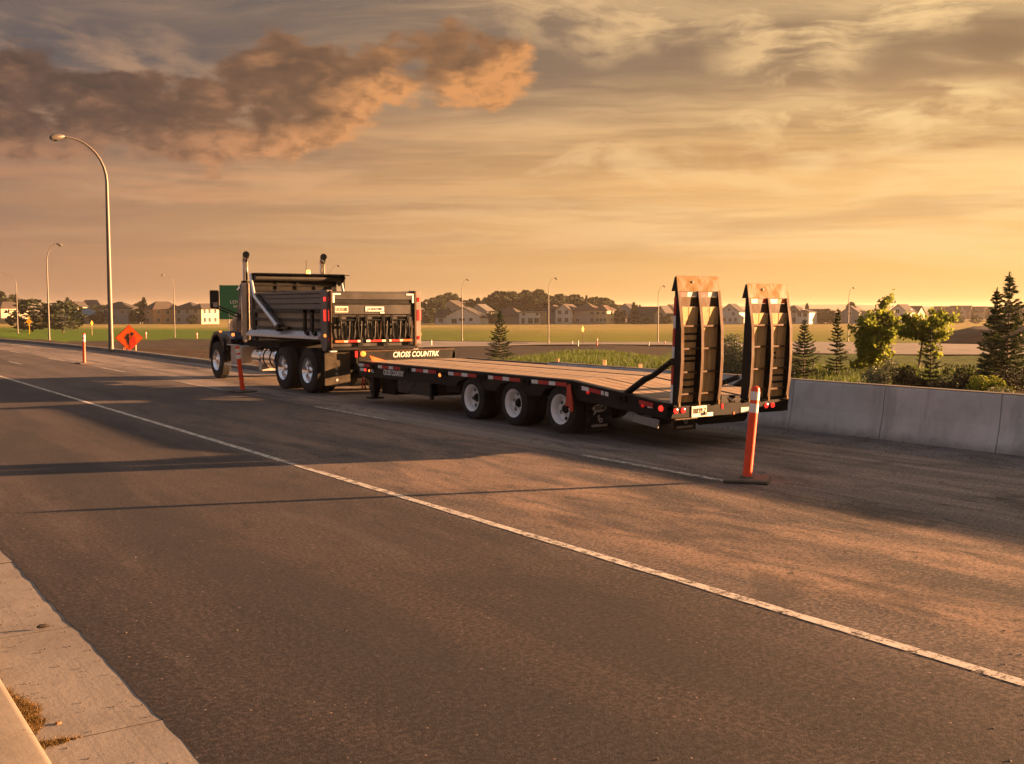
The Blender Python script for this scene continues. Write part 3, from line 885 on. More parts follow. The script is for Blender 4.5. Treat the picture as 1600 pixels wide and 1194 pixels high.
def hub_mesh(name, r, x0, x1, mat):
    return MB().lathe([(x0, r * 1.1), (x0 + (x1 - x0) * .2, r), (x0 + (x1 - x0) * .75, r * .9), (x1 - (x1 - x0) * .06, r * .7), (x1, r * .62), (x1, .0005)], 'X', n=24).mesh(name, mat, smooth=True)


def wheel(parent, c, tyre, rim, hub=None, flip=False, name='wheel', spin=0.):
    w = holder(name, c, parent)
    w.rotation_euler = (spin, 0, PI if flip else 0)
    inst('tyre', tyre, w); inst('rim', rim, w)
    if hub: inst('hub', hub, w)
    return w


# ------------------------------------------------------------------ dump truck
TY = 22.0
truck = thing('dump_truck', 'black dump truck with grey tipping box and chrome exhaust stacks towing the flatbed trailer', 'truck', (11.51, 26, 0))
XL, XR = 10.30, 12.72
K, G, A_ = M['black'], M['boxgrey'], M['alu']
# chassis
b = MB()
b.box(11.05, 11.15, 22.1, 30.2, .72, 1.0); b.box(11.87, 11.97, 22.1, 30.2, .72, 1.0)
for y in (22.3, 23.2, 24.1, 25.6, 27.0, 28.2, 29.4): b.box(11.15, 11.87, y, y + .1, .76, .96)
b.box(11.25, 11.77, 22.0, 22.1, .52, 1.02)
b.build('chassis', M['dark'], truck)
for y in (23.29, 24.76): MB().lathe([(10.5, .10), (11.2, .10), (11.3, .24), (11.7, .24), (11.8, .10), (12.5, .10)], 'X', (0, y, .53), n=16).build('axle', M['dark'], truck, smooth=True)
MB().lathe([(10.5, .07), (12.5, .07)], 'X', (0, 29.59, .5), n=12).build('axle', M['dark'], truck, smooth=True)
for y in (23.29, 24.76):
    for x in (11.0, 11.82): MB().box(x, x + .2, y - .6, y + .6, .62, .70).build('leaf_spring', M['dark'], truck)
TT = tyre_mesh('truck_tyre', .53, .27, .285)
RR_, dsc = rim_mesh('truck_rim', .285, .145, M['chrome'], 10, .27)
HH = hub_mesh('truck_hub', .105, dsc, dsc - .12, M['chrome'])
RF, dscf = rim_mesh('truck_front_rim', .285, .045, M['chrome'], 10, .27)
HF = hub_mesh('truck_front_hub', .10, dscf, dscf - .05, M['chrome'])
for y in (23.29, 24.76):
    wheel(truck, (XL + .145, y, .53), TT, RR_, HH, spin=.3 * y); wheel(truck, (XL + .46, y, .53), TT, RR_, None, True)
    wheel(truck, (XR - .145, y, .53), TT, RR_, HH, True, spin=.5); wheel(truck, (XR - .46, y, .53), TT, RR_)
wheel(truck, (XL + .15, 29.59, .53), TT, RF, HF); wheel(truck, (XR - .15, 29.59, .53), TT, RF, HF, True)

# cab, hood -------------------------------------------------------
cabm = M['navy']
b = MB()     # cab shell: lower body, pillars, roof (openings left for glass)
cx0, cx1, cy0, cy1 = 10.74, 12.34, 27.62, 29.0
b.prism([(cy0, .95), (cy0, 1.95), (cy1 + .02, 1.95), (cy1 + .05, 1.0)], 'X', cx0, cx0 + .05)
b.prism([(cy0, .95), (cy0, 1.95), (cy1 + .02, 1.95), (cy1 + .05, 1.0)], 'X', cx1 - .05, cx1)
b.box(cx0 + .05, cx1 - .05, cy0, cy0 + .05, .95, 2.62)
for x0 in (cx0, cx1 - .05):
    b.prism([(cy0, 1.95), (cy0, 2.62), (cy0 + .16, 2.62), (cy0 + .16, 1.95)], 'X', x0, x0 + .05)
    b.prism([(cy1 - .05, 1.95), (cy1 - .30, 2.60), (cy1 - .22, 2.60), (cy1 + .03, 1.95)], 'X', x0, x0 + .05)
b.box(cx0 + .05, cx1 - .05, cy1 - .02, cy1 + .04, .95, 1.95)
b.prism([(cx0 - .0, 2.60), (cx0 + .03, 2.70), (cx0 + .2, 2.76), (cx1 - .2, 2.76), (cx1 - .03, 2.70), (cx1, 2.60)], 'Y', cy0, cy1 - .2)
b.build('cab', cabm, truck, bevel=.012)
b = MB().box(cx0 + .05, cx1 - .05, cy0 + .05, cy1 - .02, .95, 1.05); b.box(cx0 + .3, cx0 + .8, cy0 + .1, cy0 + .6, 1.05, 1.9); b.box(cx1 - .8, cx1 - .3, cy0 + .1, cy0 + .6, 1.05, 1.9)
b.build('seat', M['dark'], truck)
b = MB().add([(cx0 + .05, cy1 + .012, 1.95), (cx1 - .05, cy1 + .012, 1.95), (cx1 - .05, cy1 - .25, 2.60), (cx0 + .05, cy1 - .25, 2.60)], [(0, 1, 2, 3)])
b.build('windshield', M['glass'], truck)
for nm, x0 in (('door', cx0 - .02), ('door', cx1 - .01)):
    d = MB().prism([(cy0 + .17, 1.0), (cy0 + .17, 1.93), (cy1 - .07, 1.93), (cy1 - .02, 1.0)], 'X', x0, x0 + .03).build(nm, cabm, truck, bevel=.008)
    MB().box(x0 - .02 if x0 < 11 else x0 + .03, x0 if x0 < 11 else x0 + .05, cy0 + .28, cy0 + .46, 1.62, 1.66).build('handle', M['chrome'], d)
    wx = x0 + .025
    MB().add([(wx, cy0 + .165, 1.95), (wx, cy1 - .055, 1.95), (wx, cy1 - .305, 2.60), (wx, cy0 + .165, 2.60)], [(0, 1, 2, 3)]).build('window', M['glass'], d)
b = MB().prism([(cy1 - .26, 2.60), (cy1 - .2, 2.66), (cy1 + .05, 2.54), (cy1 + .04, 2.50)], 'X', cx0 + .02, cx1 - .02)
b.build('sun_visor', M['chrome'], truck)
b = MB()    # hood
secs = [(29.0, .78, 1.90), (29.5, .72, 1.86), (30.0, .64, 1.78), (30.22, .56, 1.70)]
vv, ff = [], []
for y, w, z in secs:
    vv += [(11.51 - w, y, 1.0), (11.51 - w, y, z - .22), (11.51 - w * .8, y, z - .05), (11.51, y, z), (11.51 + w * .8, y, z - .05), (11.51 + w, y, z - .22), (11.51 + w, y, 1.0)]
for i in range(3): ff += [(7 * i + q, 7 * i + q + 1, 7 * i + q + 8, 7 * i + q + 7) for q in range(6)]
ff.append((21, 22, 23, 24, 25, 26, 27)); ff.append((0, 1, 2, 3, 4, 5, 6))
b.add(vv, ff); b.build('hood', cabm, truck, smooth=True)
MB().prism([(10.97, .72), (10.97, 1.48), (11.2, 1.64), (11.82, 1.64), (12.05, 1.48), (12.05, .72)], 'Y', 30.22, 30.30).build('grille', M['chrome'], truck, bevel=.01)
bm_ = MB().box(10.40, 12.62, 30.22, 30.48, .45, .80).build('bumper', M['chrome'], truck, bevel=.03)
for sx in (-1, 1):
    f = MB()     # wheel-arch fender with a skirt back to the cab
    prof = []
    cyw, czw = 29.59, .55
    outer = [(cyw + .66 * math.cos(t), czw + .80 * math.sin(t)) for t in [PI * q / 14 for q in range(0, 13)]]
    inner = [(cyw + .58 * math.cos(t), czw + .70 * math.sin(t)) for t in [PI * q / 14 for q in range(0, 13)]]
    x0, x1 = (10.33, 10.80) if sx < 0 else (12.22, 12.69)
    for i in range(12):
        f.prism([outer[i], outer[i + 1], inner[i + 1], inner[i]], 'X', x0, x1)
    f.prism([(28.98, .80), (28.98, 1.15), (29.06, 1.02), (29.06, .80)], 'X', x0, x1)
    f.prism([(29.0, 1.30), (29.0, 1.0), (28.55, .95), (28.55, 1.15)], 'X', x0 + .05, x1)
    fo = f.build('fender', cabm, truck, smooth=True)
    lx = 10.40 if sx < 0 else 12.55
    MB().lathe([(lx - .03, .02), (lx - .02, .035), (lx + .03, .035)], 'X', (0, 29.45, 1.335), n=10).build('marker_lamp', M['amber_lamp'], fo)
    h = MB().lathe([(30.15, .04), (30.2, .10), (30.27, .115), (30.29, .10), (30.29, .001)], 'Y', (10.62 if sx < 0 else 12.40, 0, 1.15), n=16).build('headlight', M['chrome'], truck, smooth=True)
# turn lamp low on the cowl
MB().lathe([(10.50, .045), (10.44, .045), (10.43, .001)], 'X', (0, 28.62, 1.27), n=12).build('turn_lamp', M['amber_lamp'], truck)
for sx in (-1, 1):       # mirrors on double arms
    mx = 9.98 if sx < 0 else 13.04
    cxx = cx0 if sx < 0 else cx1
    mr = MB().box(mx - .12, mx + .12, 28.62, 28.74, 2.0, 2.50).build('mirror', K, truck, bevel=.03)
    MB().box(mx - .095, mx + .095, 28.612, 28.622, 2.20, 2.47).build('mirror_glass', M['glass'], mr)
    MB().box(mx - .08, mx + .08, 28.612, 28.622, 2.04, 2.17).build('mirror_glass', M['chrome'], mr)
    MB().tube([(mx, 28.66, 2.10), (cxx - sx * -.06, 28.60, 1.82)], .02).tube([(mx, 28.66, 2.03), (cxx - sx * -.06, 28.52, 1.72)], .02).build('mirror_arm', K, mr)
    MB().box(cxx - .12 if sx < 0 else cxx, cxx if sx < 0 else cxx + .12, 28.45, 28.68, 1.66, 1.86).build('mirror_bracket', K, mr, bevel=.02)
# grab rail beside the door
MB().tube([(10.62, 28.32, 1.25), (10.62, 28.30, 2.30), (10.70, 28.28, 2.36)], .018).build('grab_rail', M['chrome'], truck, smooth=True)
# steps / battery box
MB().box(10.36, 10.95, 27.72, 28.52, .50, .98).build('battery_box', M['alu_dull'], truck, bevel=.02)
MB().box(10.28, 10.40, 27.86, 28.80, .425, .47).build('step', M['alu'], truck, bevel=.008)
MB().box(10.28, 10.40, 27.9, 28.62, .985, 1.01).build('step', M['alu'], truck, bevel=.006)
# tanks
tk = MB().lathe([(26.60, .001), (26.60, .22), (26.63, .255), (27.10, .255), (27.14, .22), (27.14, .001)], 'Y', (10.66, 0, .70), n=28).build('air_tank', M['chrome'], truck, smooth=True)
tk = MB().lathe([(25.52, .001), (25.52, .25), (25.55, .285), (26.38, .285), (26.42, .25), (26.42, .001)], 'Y', (10.66, 0, .72), n=28).build('fuel_tank', M['chrome'], truck, smooth=True)
MB().lathe([(25.72, .292), (25.78, .292)], 'Y', (10.66, 0, .72), n=28).lathe([(26.16, .292), (26.22, .292)], 'Y', (10.66, 0, .72), n=28).build('tank_strap', M['dark'], tk)
MB().box(10.42, 10.9, 26.40, 26.62, .36, .60).build('tank_step', M['alu_dull'], truck, bevel=.01)
MB().box(10.52, 12.5, 25.45, 27.55, .98, 1.14).build('deck_plate', M['dark'], truck)
# exhaust stacks
for x in (10.42, 12.66):
    st = MB()
    path = [(x, 27.46, 1.10), (x, 27.46, 3.22), (x, 27.45, 3.30), (x - .01, 27.40, 3.38), (x - .03, 27.33, 3.42), (x - .06, 27.24, 3.43)]
    st.tube(path, [.080, .080, .082, .086, .090, .091], 18, cap=False)
    st = st.build('exhaust_stack', M['chrome'], truck, smooth=True)
    MB().tube([(x - .055, 27.252, 3.43), (x - .0605, 27.238, 3.43)], .086, 18).build('stack_mouth', M['sign_black'], st)
    b = MB()
    n = 20
    b.tube([(x, 27.46, 1.16), (x, 27.46, 2.66)], .098, 20)
    b.build('heat_shield', M['shield'] if 'shield' in M else M['alu_dull'], st, smooth=True)
    b = MB()
    for k in range(7):
        for j in range(46):
            a = PI * (.70 + .1 * k + .05 * (j % 2)); z = 1.2 + j * .031
            c_ = Vector((x + .0985 * math.cos(a), 27.46 + .0985 * math.sin(a), z))
            u = Vector((-math.sin(a), math.cos(a), 0)) * .007; w = Vector((0, 0, .010)); nn = Vector((math.cos(a), math.sin(a), 0)) * .0012
            b.add([c_ + nn - u, c_ + nn + w, c_ + nn + u, c_ + nn - w], [(0, 1, 2, 3)])
    b.build('shield_slots', M['sign_black'], st)
    MB().lathe([(2.68, .072), (2.68, .115), (2.74, .115), (2.74, .072)], 'Z', (x, 27.46, 0), n=18).build('clamp', M['dark'], st)
# lights on the cab roof
MB().lathe([(2.76, .06), (2.86, .065), (2.93, .05), (2.95, .001)], 'Z', (10.86, 27.7, 0), n=14).build('roof_beacon', M['amber_lens'], truck, smooth=True)
MB().lathe([(2.76, .03), (2.83, .035), (2.86, .001)], 'Z', (11.12, 27.75, 0), n=10).build('roof_marker', M['amber_lens'], truck, smooth=True)

# tipping box ------------------------------------------------------
bx = MB()
bx.box(XL + .03, XR - .03, TY + .12, 26.72, 1.22, 1.36)                         # floor frame
bx.box(XL + .02, XR - .02, 26.64, 26.74, 1.36, 2.86)                            # headboard
bx.box(XL + .09, XL + .13, TY + .45, 26.64, 1.36, 2.36)                         # inner wall left
bx.box(XR - .13, XR - .09, TY + .12, 26.64, 1.36, 2.36)
box = bx.build('dump_box', M['dark'], truck, bevel=.006)
for sx in (-1, 1):
    o = XL if sx < 0 else XR
    def S(a, b_): return (o + a, o + b_) if sx < 0 else (o - b_, o - a)
    # pressed upper side panels
    for z0, z1, pr in ((1.985, 2.105, .012), (2.115, 2.235, .0), (2.245, 2.34, .012)):
        x0, x1 = S(pr, .09)
        MB().box(x0, x1, TY + .46, 26.64, z0, z1).build('side_panel', G, box, bevel=.01)
    x0, x1 = S(-.015, .10)
    MB().box(x0, x1, TY + .12, 26.72, 2.345, 2.41).build('top_rail', G, box, bevel=.012)
    x0, x1 = S(-.004, .09)
    MB().box(x0, x1, TY + .46, 26.64, 1.89, 1.985).build('side_rail', M['sign_black'], box)
    for z0, z1 in ((1.695, 1.76), (1.495, 1.55)):
        x0, x1 = S(.005, .09)
        MB().box(x0, x1, TY + .46, 26.64, z0, z1).build('side_rail', M['sign_black'], box)
    for z0, z1 in ((1.76, 1.895), (1.55, 1.695), (1.37, 1.495)):
        x0, x1 = S(.055, .09)
        MB().box(x0, x1, TY + .46, 26.64, z0, z1).build('side_panel', M['panel_bounce_tan'], box)
    x0, x1 = S(.0, .10)
    MB().box(x0, x1, 26.50, 26.76, 1.25, 2.34).build('front_post', K, box, bevel=.01)
    # polished fender running the length of the box
    x0, x1 = S(-.10, .35)
    fp = [(x0, 1.285), (x0, 1.345), (x0 + .012, 1.355), (x0 + .17, 1.50), (x0 + .17, 1.285)] if sx < 0 else [(x1 - .17, 1.285), (x1 - .17, 1.50), (x1 - .012, 1.355), (x1, 1.345), (x1, 1.285)]
    MB().prism(fp, 'Y', TY + .44, 26.92).build('side_fender', M['fender_alu'], box, bevel=.004)
    # rear corner post with rounded foot
    x0, x1 = S(-.02, .13)
    y0, y1 = TY + .10, TY + .45
    poly = [(y0, 2.42), (y0, 1.16), (y0 + .05, 1.06), (y0 + .16, 1.0), (y0 + .26, 1.05), (y1, 1.2), (y1, 2.42)]
    post = MB().prism(poly, 'X', x0, x1).build('corner_post', G, box, bevel=.01)
    lx = x0 - .012 if sx < 0 else x1 + .012
    for z, h, m_ in ((2.21, .05, 'red_lamp'), (1.84, .13, 'red_lamp'), (1.38, .035, 'amber_lamp')):
        MB().box(lx - .012, lx + .014, y0 + .03, y0 + .13, z - h, z + h).build('marker_lamp', M[m_], post, bevel=.01)
    xx = (x0 + x1) / 2
    for z, h, m_ in ((2.21, .05, 'red_lens'), (1.84, .13, 'red_lamp'), (1.30, .04, 'red_lens')):
        MB().box(xx - .035, xx + .035, y0 - .02, y0 + .004, z - h, z + h).build('tail_lamp', M[m_], post, bevel=.01)
    # two J-shaped hangers
    for y in (TY + .72, TY + 1.14):
        x0, x1 = S(-.125, -.065)
        xm = (x0 + x1) / 2
        bb = MB(); bb.box(x0, x1, y - .05, y + .05, 1.47, 1.97); bb.box(min(x0, x0 if sx < 0 else x1), max(x0 + .075, x1), y - .05, y + .05, 1.90, 1.97)
        bb.tube([(xm, y, 1.49), (xm - .0, y - .04, 1.42), (xm, y - .14, 1.40), (xm, y - .2, 1.45)], .035)
        bb.build('hanger', K, box)
    # pivot arm of the tarp
    ax = o - .07 if sx < 0 else o + .07
    arm = MB().tube([(ax, 26.62, 2.90), (ax, 26.36, 2.31), (ax, 24.85, 1.56)], [.035, .042, .055], 10).build('tarp_arm', M['fender_alu'], box, smooth=True)
    MB().lathe([(ax - .05, .001), (ax - .05, .09), (ax + .09, .09), (ax + .09, .001)], 'X', (0, 24.78, 1.52), n=16).build('arm_pivot', K, arm)
    MB().box(ax - .02, ax + .06, 24.2, 24.78, 1.49, 1.56).build('arm_spring', K, arm)
    MB().tube([(ax + .03 * (1 if sx < 0 else -1), 26.2, 2.36), (ax + .03 * (1 if sx < 0 else -1), 25.4, 1.96), (ax + .03 * (1 if sx < 0 else -1), 24.6, 1.58)], .03).build('arm_shadow_bar', K, arm)  # black bar added to stand for a shadow-like line beside the arm
# inner headboard ribs + tarp roll
for z in (2.46, 2.60):
    MB().box(XL + .04, XR - .04, 26.60, 26.64, z, z + .035).build('headboard_rib', K, box)
for x in (10.95, 11.5, 12.05):
    MB().box(x, x + .04, 26.605, 26.64, 2.37, 2.86).build('headboard_rib', K, box)
MB().lathe([(XL + .02, .001), (XL + .02, .075), (XR + .02, .085), (XR + .02, .001)], 'X', (0, 26.52, 2.80), n=18).build('tarp_roll', M['sign_black'], box, smooth=True)
MB().prism([(26.35, 2.875), (26.30, 2.90), (26.36, 2.925), (26.74, 2.925), (26.78, 2.86), (26.74, 2.86), (26.70, 2.895), (26.4, 2.895)], 'X', XL - .01, XR + .02).build('tarp_housing', K, box)
MB().prism([(26.30, 2.74), (26.22, 2.82), (26.30, 2.92), (26.74, 2.92), (26.78, 2.7), (26.6, 2.6)], 'X', XR + .02, XR + .05).build('housing_end', K, box)
bc = MB().lathe([(2.925, .055), (3.01, .055), (3.03, .04), (3.035, .001)], 'Z', (11.83, 26.55, 0), n=14).build('beacon', M['beacon_lit'], box, smooth=True)
MB().tube([(11.80, 26.62, 2.925), (11.80, 26.62, 3.29)], .007, 6).build('antenna', K, box)
MB().tube([(12.86, 26.5, 2.45), (12.86, 26.5, 2.93)], .02, 6).tube([(12.72, 26.5, 2.90), (13.02, 26.5, 2.90)], .012, 6).build('mast', K, box)

# tailgate ---------------------------------------------------------
tx0, tx1 = 10.36, 12.50
GT = M['gate_shaded']
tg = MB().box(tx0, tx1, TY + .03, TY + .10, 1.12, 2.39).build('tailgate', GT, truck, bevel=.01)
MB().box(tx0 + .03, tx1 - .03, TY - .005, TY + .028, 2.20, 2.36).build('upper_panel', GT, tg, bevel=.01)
MB().box(tx0 + .03, tx1 - .03, TY + .012, TY + .029, 2.11, 2.195).build('recess_shade_strip', K, tg)  # black strip paints the shade in the recess below the upper panel
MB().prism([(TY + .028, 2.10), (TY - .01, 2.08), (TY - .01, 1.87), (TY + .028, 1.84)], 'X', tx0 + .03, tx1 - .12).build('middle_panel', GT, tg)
MB().box(tx1 - .115, tx1 - .03, TY + .012, TY + .029, 1.83, 2.10).build('recess_shade_strip', K, tg)
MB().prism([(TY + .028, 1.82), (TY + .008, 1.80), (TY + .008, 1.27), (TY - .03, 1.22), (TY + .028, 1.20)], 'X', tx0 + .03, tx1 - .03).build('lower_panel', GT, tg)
MB().box(tx0 + .02, tx1 - .02, TY - .012, TY + .006, 1.545, 1.60).build('cross_bar', K, tg)
for x0, x1 in ((tx0 - .035, tx0 + .004), (tx1 - .004, tx1 + .05)):
    MB().box(x0, x1, TY - .02, TY + .08, 1.06, 2.40).build('edge_strip', M['steel_brown'], tg, bevel=.006)
for x, d in ((tx0 + .02, 1), (tx1 - .02, -1)):
    bb = MB(); bb.box(min(x, x + d * .2), max(x, x + d * .2), TY - .014, TY - .004, 2.31, 2.345); bb.box(min(x, x + d * .045), max(x, x + d * .045), TY - .0142, TY - .0042, 2.13, 2.3)
    bb.build('corner_tape', M['white_print'], tg)
pl = MB().box(10.43, 10.76, TY - .02, TY - .010, 1.90, 2.05).build('number_plate', M['plate'], tg)
lettering('UO5580', .115, M['steel_brown'], pl, (10.595, TY - .021, 1.972), '-Y', bold=.002, squeeze=.72)
MB().box(10.43, 10.76, TY - .0212, TY - .0205, 1.905, 1.915).build('plate_rule', M['steel_brown'], pl)
pl = MB().box(11.20, 11.68, TY - .02, TY - .010, 1.915, 2.04).build('maker_badge', M['white_print'], tg)
lettering('J.K.SEAUTIRK', .085, M['sign_black'], pl, (11.44, TY - .021, 1.982), '-Y', bold=.003, shear=.2, squeeze=.78)
MB().box(11.20, 11.68, TY - .0215, TY - .0205, 1.915, 1.932).build('badge_rule', M['sign_black'], pl)
MB().box(11.58, 11.69, TY - .02, TY - .011, 1.885, 1.912).build('badge_tab', M['white_print'], pl)
lr = random.Random(5)
for gx0 in (10.52, 11.18, 11.84):                 # three sets of latch hooks, bars and hanging chains
    for q, dx_ in enumerate((0, .44)):
        x = gx0 + dx_
        bb = MB(); bb.box(x - .045, x + .045, TY - .05, TY + .005, 1.66, 1.80); bb.box(x - .02, x + .05, TY - .075, TY - .04, 1.70, 1.84)
        bb.tube([(x + .02, TY - .06, 1.80), (x + .03, TY - .07, 1.55), (x + .045, TY - .06, 1.36), (x + .09, TY - .05, 1.29)], .022, 6)
        bb.tube([(x - .03, TY - .045, 1.70), (x - .025, TY - .05, 1.4)], .018, 6)
        bb.build('latch_hook', K, tg)
    MB().tube([(gx0 + .04, TY - .045, 1.735), (gx0 + .42, TY - .045, 1.735)], .02, 6).build('latch_bar', K, tg)
    for a0, a1, drop in ((-.07, .05, .34), (.14, .26, .42), (.30, .40, .40), (.47, .56, .38)):
        bb = MB()
        pts = []
        for i in range(9):
            t = i / 8
            pts.append((gx0 + a0 + (a1 - a0) * t, TY - .055, 1.69 - drop * (1 - (2 * t - 1) ** 4) + .02 * t))
        bb.tube(pts, .011, 5)
        bb.build('chain', M['steel_brown'] if lr.random() < .3 else K, tg)
    MB().box(gx0 + .52, gx0 + .60, TY - .04, TY + .0, 1.14, 1.56).build('hinge_strap', K, tg)
for x0, w, m_ in ((10.42, .22, 'orange_tape'), (10.64, .10, 'plate'), (10.74, .24, 'red_tape'), (10.98, .07, 'plate'), (11.20, .11, 'plate'), (11.31, .30, 'red_tape'), (11.61, .10, 'plate'),
                   (11.80, .06, 'plate'), (11.86, .22, 'red_tape'), (12.08, .09, 'plate'), (12.17, .24, 'orange_tape')):
    MB().box(x0, x0 + w - .003, TY - .046, TY - .031, 1.225, 1.275).build('reflector', M[m_], tg)
MB().box(tx0 - .03, tx1 + .06, TY - .03, TY + .12, 1.04, 1.115).build('rear_sill', K, box, bevel=.01)
MB().box(10.31, 10.47, TY - .02, TY + .08, 1.01, 1.038).build('sill_lamp', M['white_tape'], box); MB().box(12.46, 12.60, TY - .02, TY + .08, 1.01, 1.038).build('sill_lamp', M['white_tape'], box)
# rear tail: mudflaps, hitch plate, lamps
for x0 in (10.16, 12.10):
    fl = MB().box(x0 + .06, x0 + .70, TY + .11, TY + .13, .24, 1.04).build('mudflap', M['flap'] if 'flap' in M else M['black_gloss'], truck, bevel=.004)
    for z, r in ((.62, .034), (.50, .036), (.36, .042)):
        MB().lathe([(TY + .108, .001), (TY + .108, r), (TY + .1005, r * .8), (TY + .1005, .001)], 'Y', (x0 + .36, 0, z), n=5 if r > .04 else 12).build('flap_emblem', M['alu_dull'], fl)
MB().box(10.95, 12.1, TY - .02, TY + .10, .55, 1.0).build('hitch_plate', M['dark'], truck)
MB().box(10.92, 11.0, TY - .04, TY - .02, .88, 1.02).build('tail_lamp', M['red_lamp'], truck); MB().box(12.02, 12.10, TY - .04, TY - .02, .88, 1.02).build('tail_lamp', M['red_lamp'], truck)
MB().lathe([(TY - .22, .05), (TY - .02, .07)], 'Y', (11.5, 0, .68), n=12).box(11.42, 11.58, TY - .28, TY - .12, .60, .76).build('pintle_hook', M['dark'], truck)
# ------------------------------------------------------------------ flatbed equipment trailer
tr_ = thing('flatbed_trailer', 'black tri-axle flatbed trailer with wooden deck and two upright loading ramps at its tail', 'trailer', (11.47, 15.5, 0))
TL, TR = 10.26, 12.68
YF, YB, YT = 20.46, 13.10, 10.80
ZD = .872


def ztop(y): return ZD if y > YB else ZD - (YB - y) * (.21 / (YB - YT))


AX = (13.41, 14.725, 16.04)
bot = [(YF, .60), (YF, .56)]
y_ = [(17.2, .565)]
arch = []
for yc in reversed(AX):
    arch += [(yc + .47, .565)] + [(yc + .46 * math.cos(t), .565 + .19 * math.sin(t)) for t in [PI * q / 10 for q in range(1, 10)]] + [(yc - .47, .565)]
low = [(YF, .555), (17.2, .565)] + arch + [(12.80, .565), (11.35, .465), (YT, .44)]
poly = [(YT, ztop(YT)), (YB, ZD), (YF, ZD)] + low
rail = MB().prism(poly, 'X', TL, TL + .09).build('side_rail', K, tr_, bevel=.004)
MB().prism(poly, 'X', TR - .09, TR).build('side_rail', K, tr_, bevel=.004)
for x0, x1 in ((TL - .02, TL), (TR, TR + .02)):       # rub rail lip along the top edge
    MB().prism([(YT + .1, ztop(YT + .1) - .028), (YB, ZD - .03), (YF - .02, ZD - .03), (YF - .02, ZD - .005), (YB, ZD - .005), (YT + .1, ztop(YT + .1) - .003)], 'X', x0, x1).build('rub_rail', K, tr_)
b = MB()
for x in (10.95, 11.85):
    b.prism([(YT + .05, .44), (12.8, .50), (YF, .45), (YF, .80), (YB, .80), (YT + .05, .62)], 'X', x, x + .12)
for y in list(np.arange(13.2, 20.4, .8)): b.box(TL + .09, TR - .09, y, y + .07, .70, .81)
b.box(TL + .09, TR - .09, YF - .08, YF, .56, .83)
b.build('frame', M['dark'], tr_)
b = MB().box(TL + .09, TR - .09, YB, YF - .085, .812, .832)
b.prism([(YT + .1, ztop(YT + .1) - .06), (YB, .812), (YB, .832), (YT + .1, ztop(YT + .1) - .04)], 'X', TL + .09, TR - .09)
b.build('deck_sheet', M['dark'], tr_)
# deck boards, running lengthwise, with two steel strips between the board groups
xs = TL + .095
groups = [[.19, .19, .19], [.21, .21, .21, .21], [.19, .19, .19]]
gap = .05
tw = sum(sum(q) for q in groups) + gap * 2
kx = (TR - .095 - xs) / tw
wr = random.Random(11)
x = xs
for gi, grp in enumerate(groups):
    for w in grp:
        w *= kx
        dz = wr.uniform(-.004, .004)
        MB().box(x + .004, x + w - .004, YB + .004, YF - .09, .833, ZD + .004 + dz).build('plank', M['wood_deck'], tr_, bevel=.004)
        z0, z1 = ztop(YT + .22), ZD
        y1 = YB - .004
        MB().prism([(YT + .22, z0 - .034), (y1, z1 - .036), (y1, z1 + .003 + dz), (YT + .22, z0 + .003 + dz)], 'X', x + .004, x + w - .004).build('plank', M['wood_deck'], tr_, bevel=.004)
        x += w
    if gi < 2:
        g = gap * kx
        MB().box(x + .004, x + g - .004, YB, YF - .09, .833, ZD + .008).build('deck_strip', K, tr_)
        MB().prism([(YT + .1, ztop(YT + .1) - .03), (YB, ZD - .03), (YB, ZD + .008), (YT + .1, ztop(YT + .1) + .008)], 'X', x + .004, x + g - .004).build('deck_strip', K, tr_)
        x += g
# front bulkhead
b = MB(); b.box(TL - .02, TR - .02, YF - .03, YF + .02, ZD - .02, 1.07)
bh = b.build('bulkhead', K, tr_)
MB().prism([(TL - .02, 1.07), (TR - .06, 1.07), (TR - .06, 1.095), (TL - .02, 1.095)], 'Y', YF - .05, YF + .03).build('bulkhead_lip', M['steel_brown'], bh)
MB().add([(TR - .06, YF - .03, 1.07), (TR - .06, YF + .02, 1.07), (TR + .06, YF + .02, ZD), (TR + .06, YF - .03, ZD), (TR - .1, YF - .03, ZD), (TR - .1, YF + .02, ZD)], [(0, 1, 2, 3), (0, 3, 4), (1, 5, 2)]).build('bulkhead_gusset', K, bh)
lettering('CROSS COUNTRK', .165, M['white_print'], bh, (11.64, YF - .034, .985), '-Y', shear=.22, bold=.003, squeeze=.86)
MB().lathe([(YF - .06, .06), (YF - .10, .055), (YF - .11, .001)], 'Y', (TL + .06, 0, 1.03), n=14).build('clearance_lamp', M['amber_lamp'], bh)
MB().prism([(TL + .16, ZD + .006), (TL + .10, 1.0), (TL + .50, ZD + .006)], 'Y', YF - .30, YF - .28).build('corner_patch', M['orange_tape'], bh)
# lettering and tape on the left rail
lettering('CROSS COUNTRY', .15, M['white_print'], rail, (TL - .006, 18.92, .685), '-X', bold=.003, squeeze=.70)


def tapes(parent, lst, x0, x1, dz=0.):
    for y1, y0, c_ in lst:
        za, zb = ztop(y1) - .045, ztop(y0) - .045
        MB().prism([(y1 - .005, za), (y0 + .005, zb), (y0 + .005, zb - .062), (y1 - .005, za - .062)], 'X', x0, x1).build({'W': 'white_reflector', 'R': 'red_reflector'}[c_], M[{'W': 'white_tape', 'R': 'red_tape'}[c_]], parent)


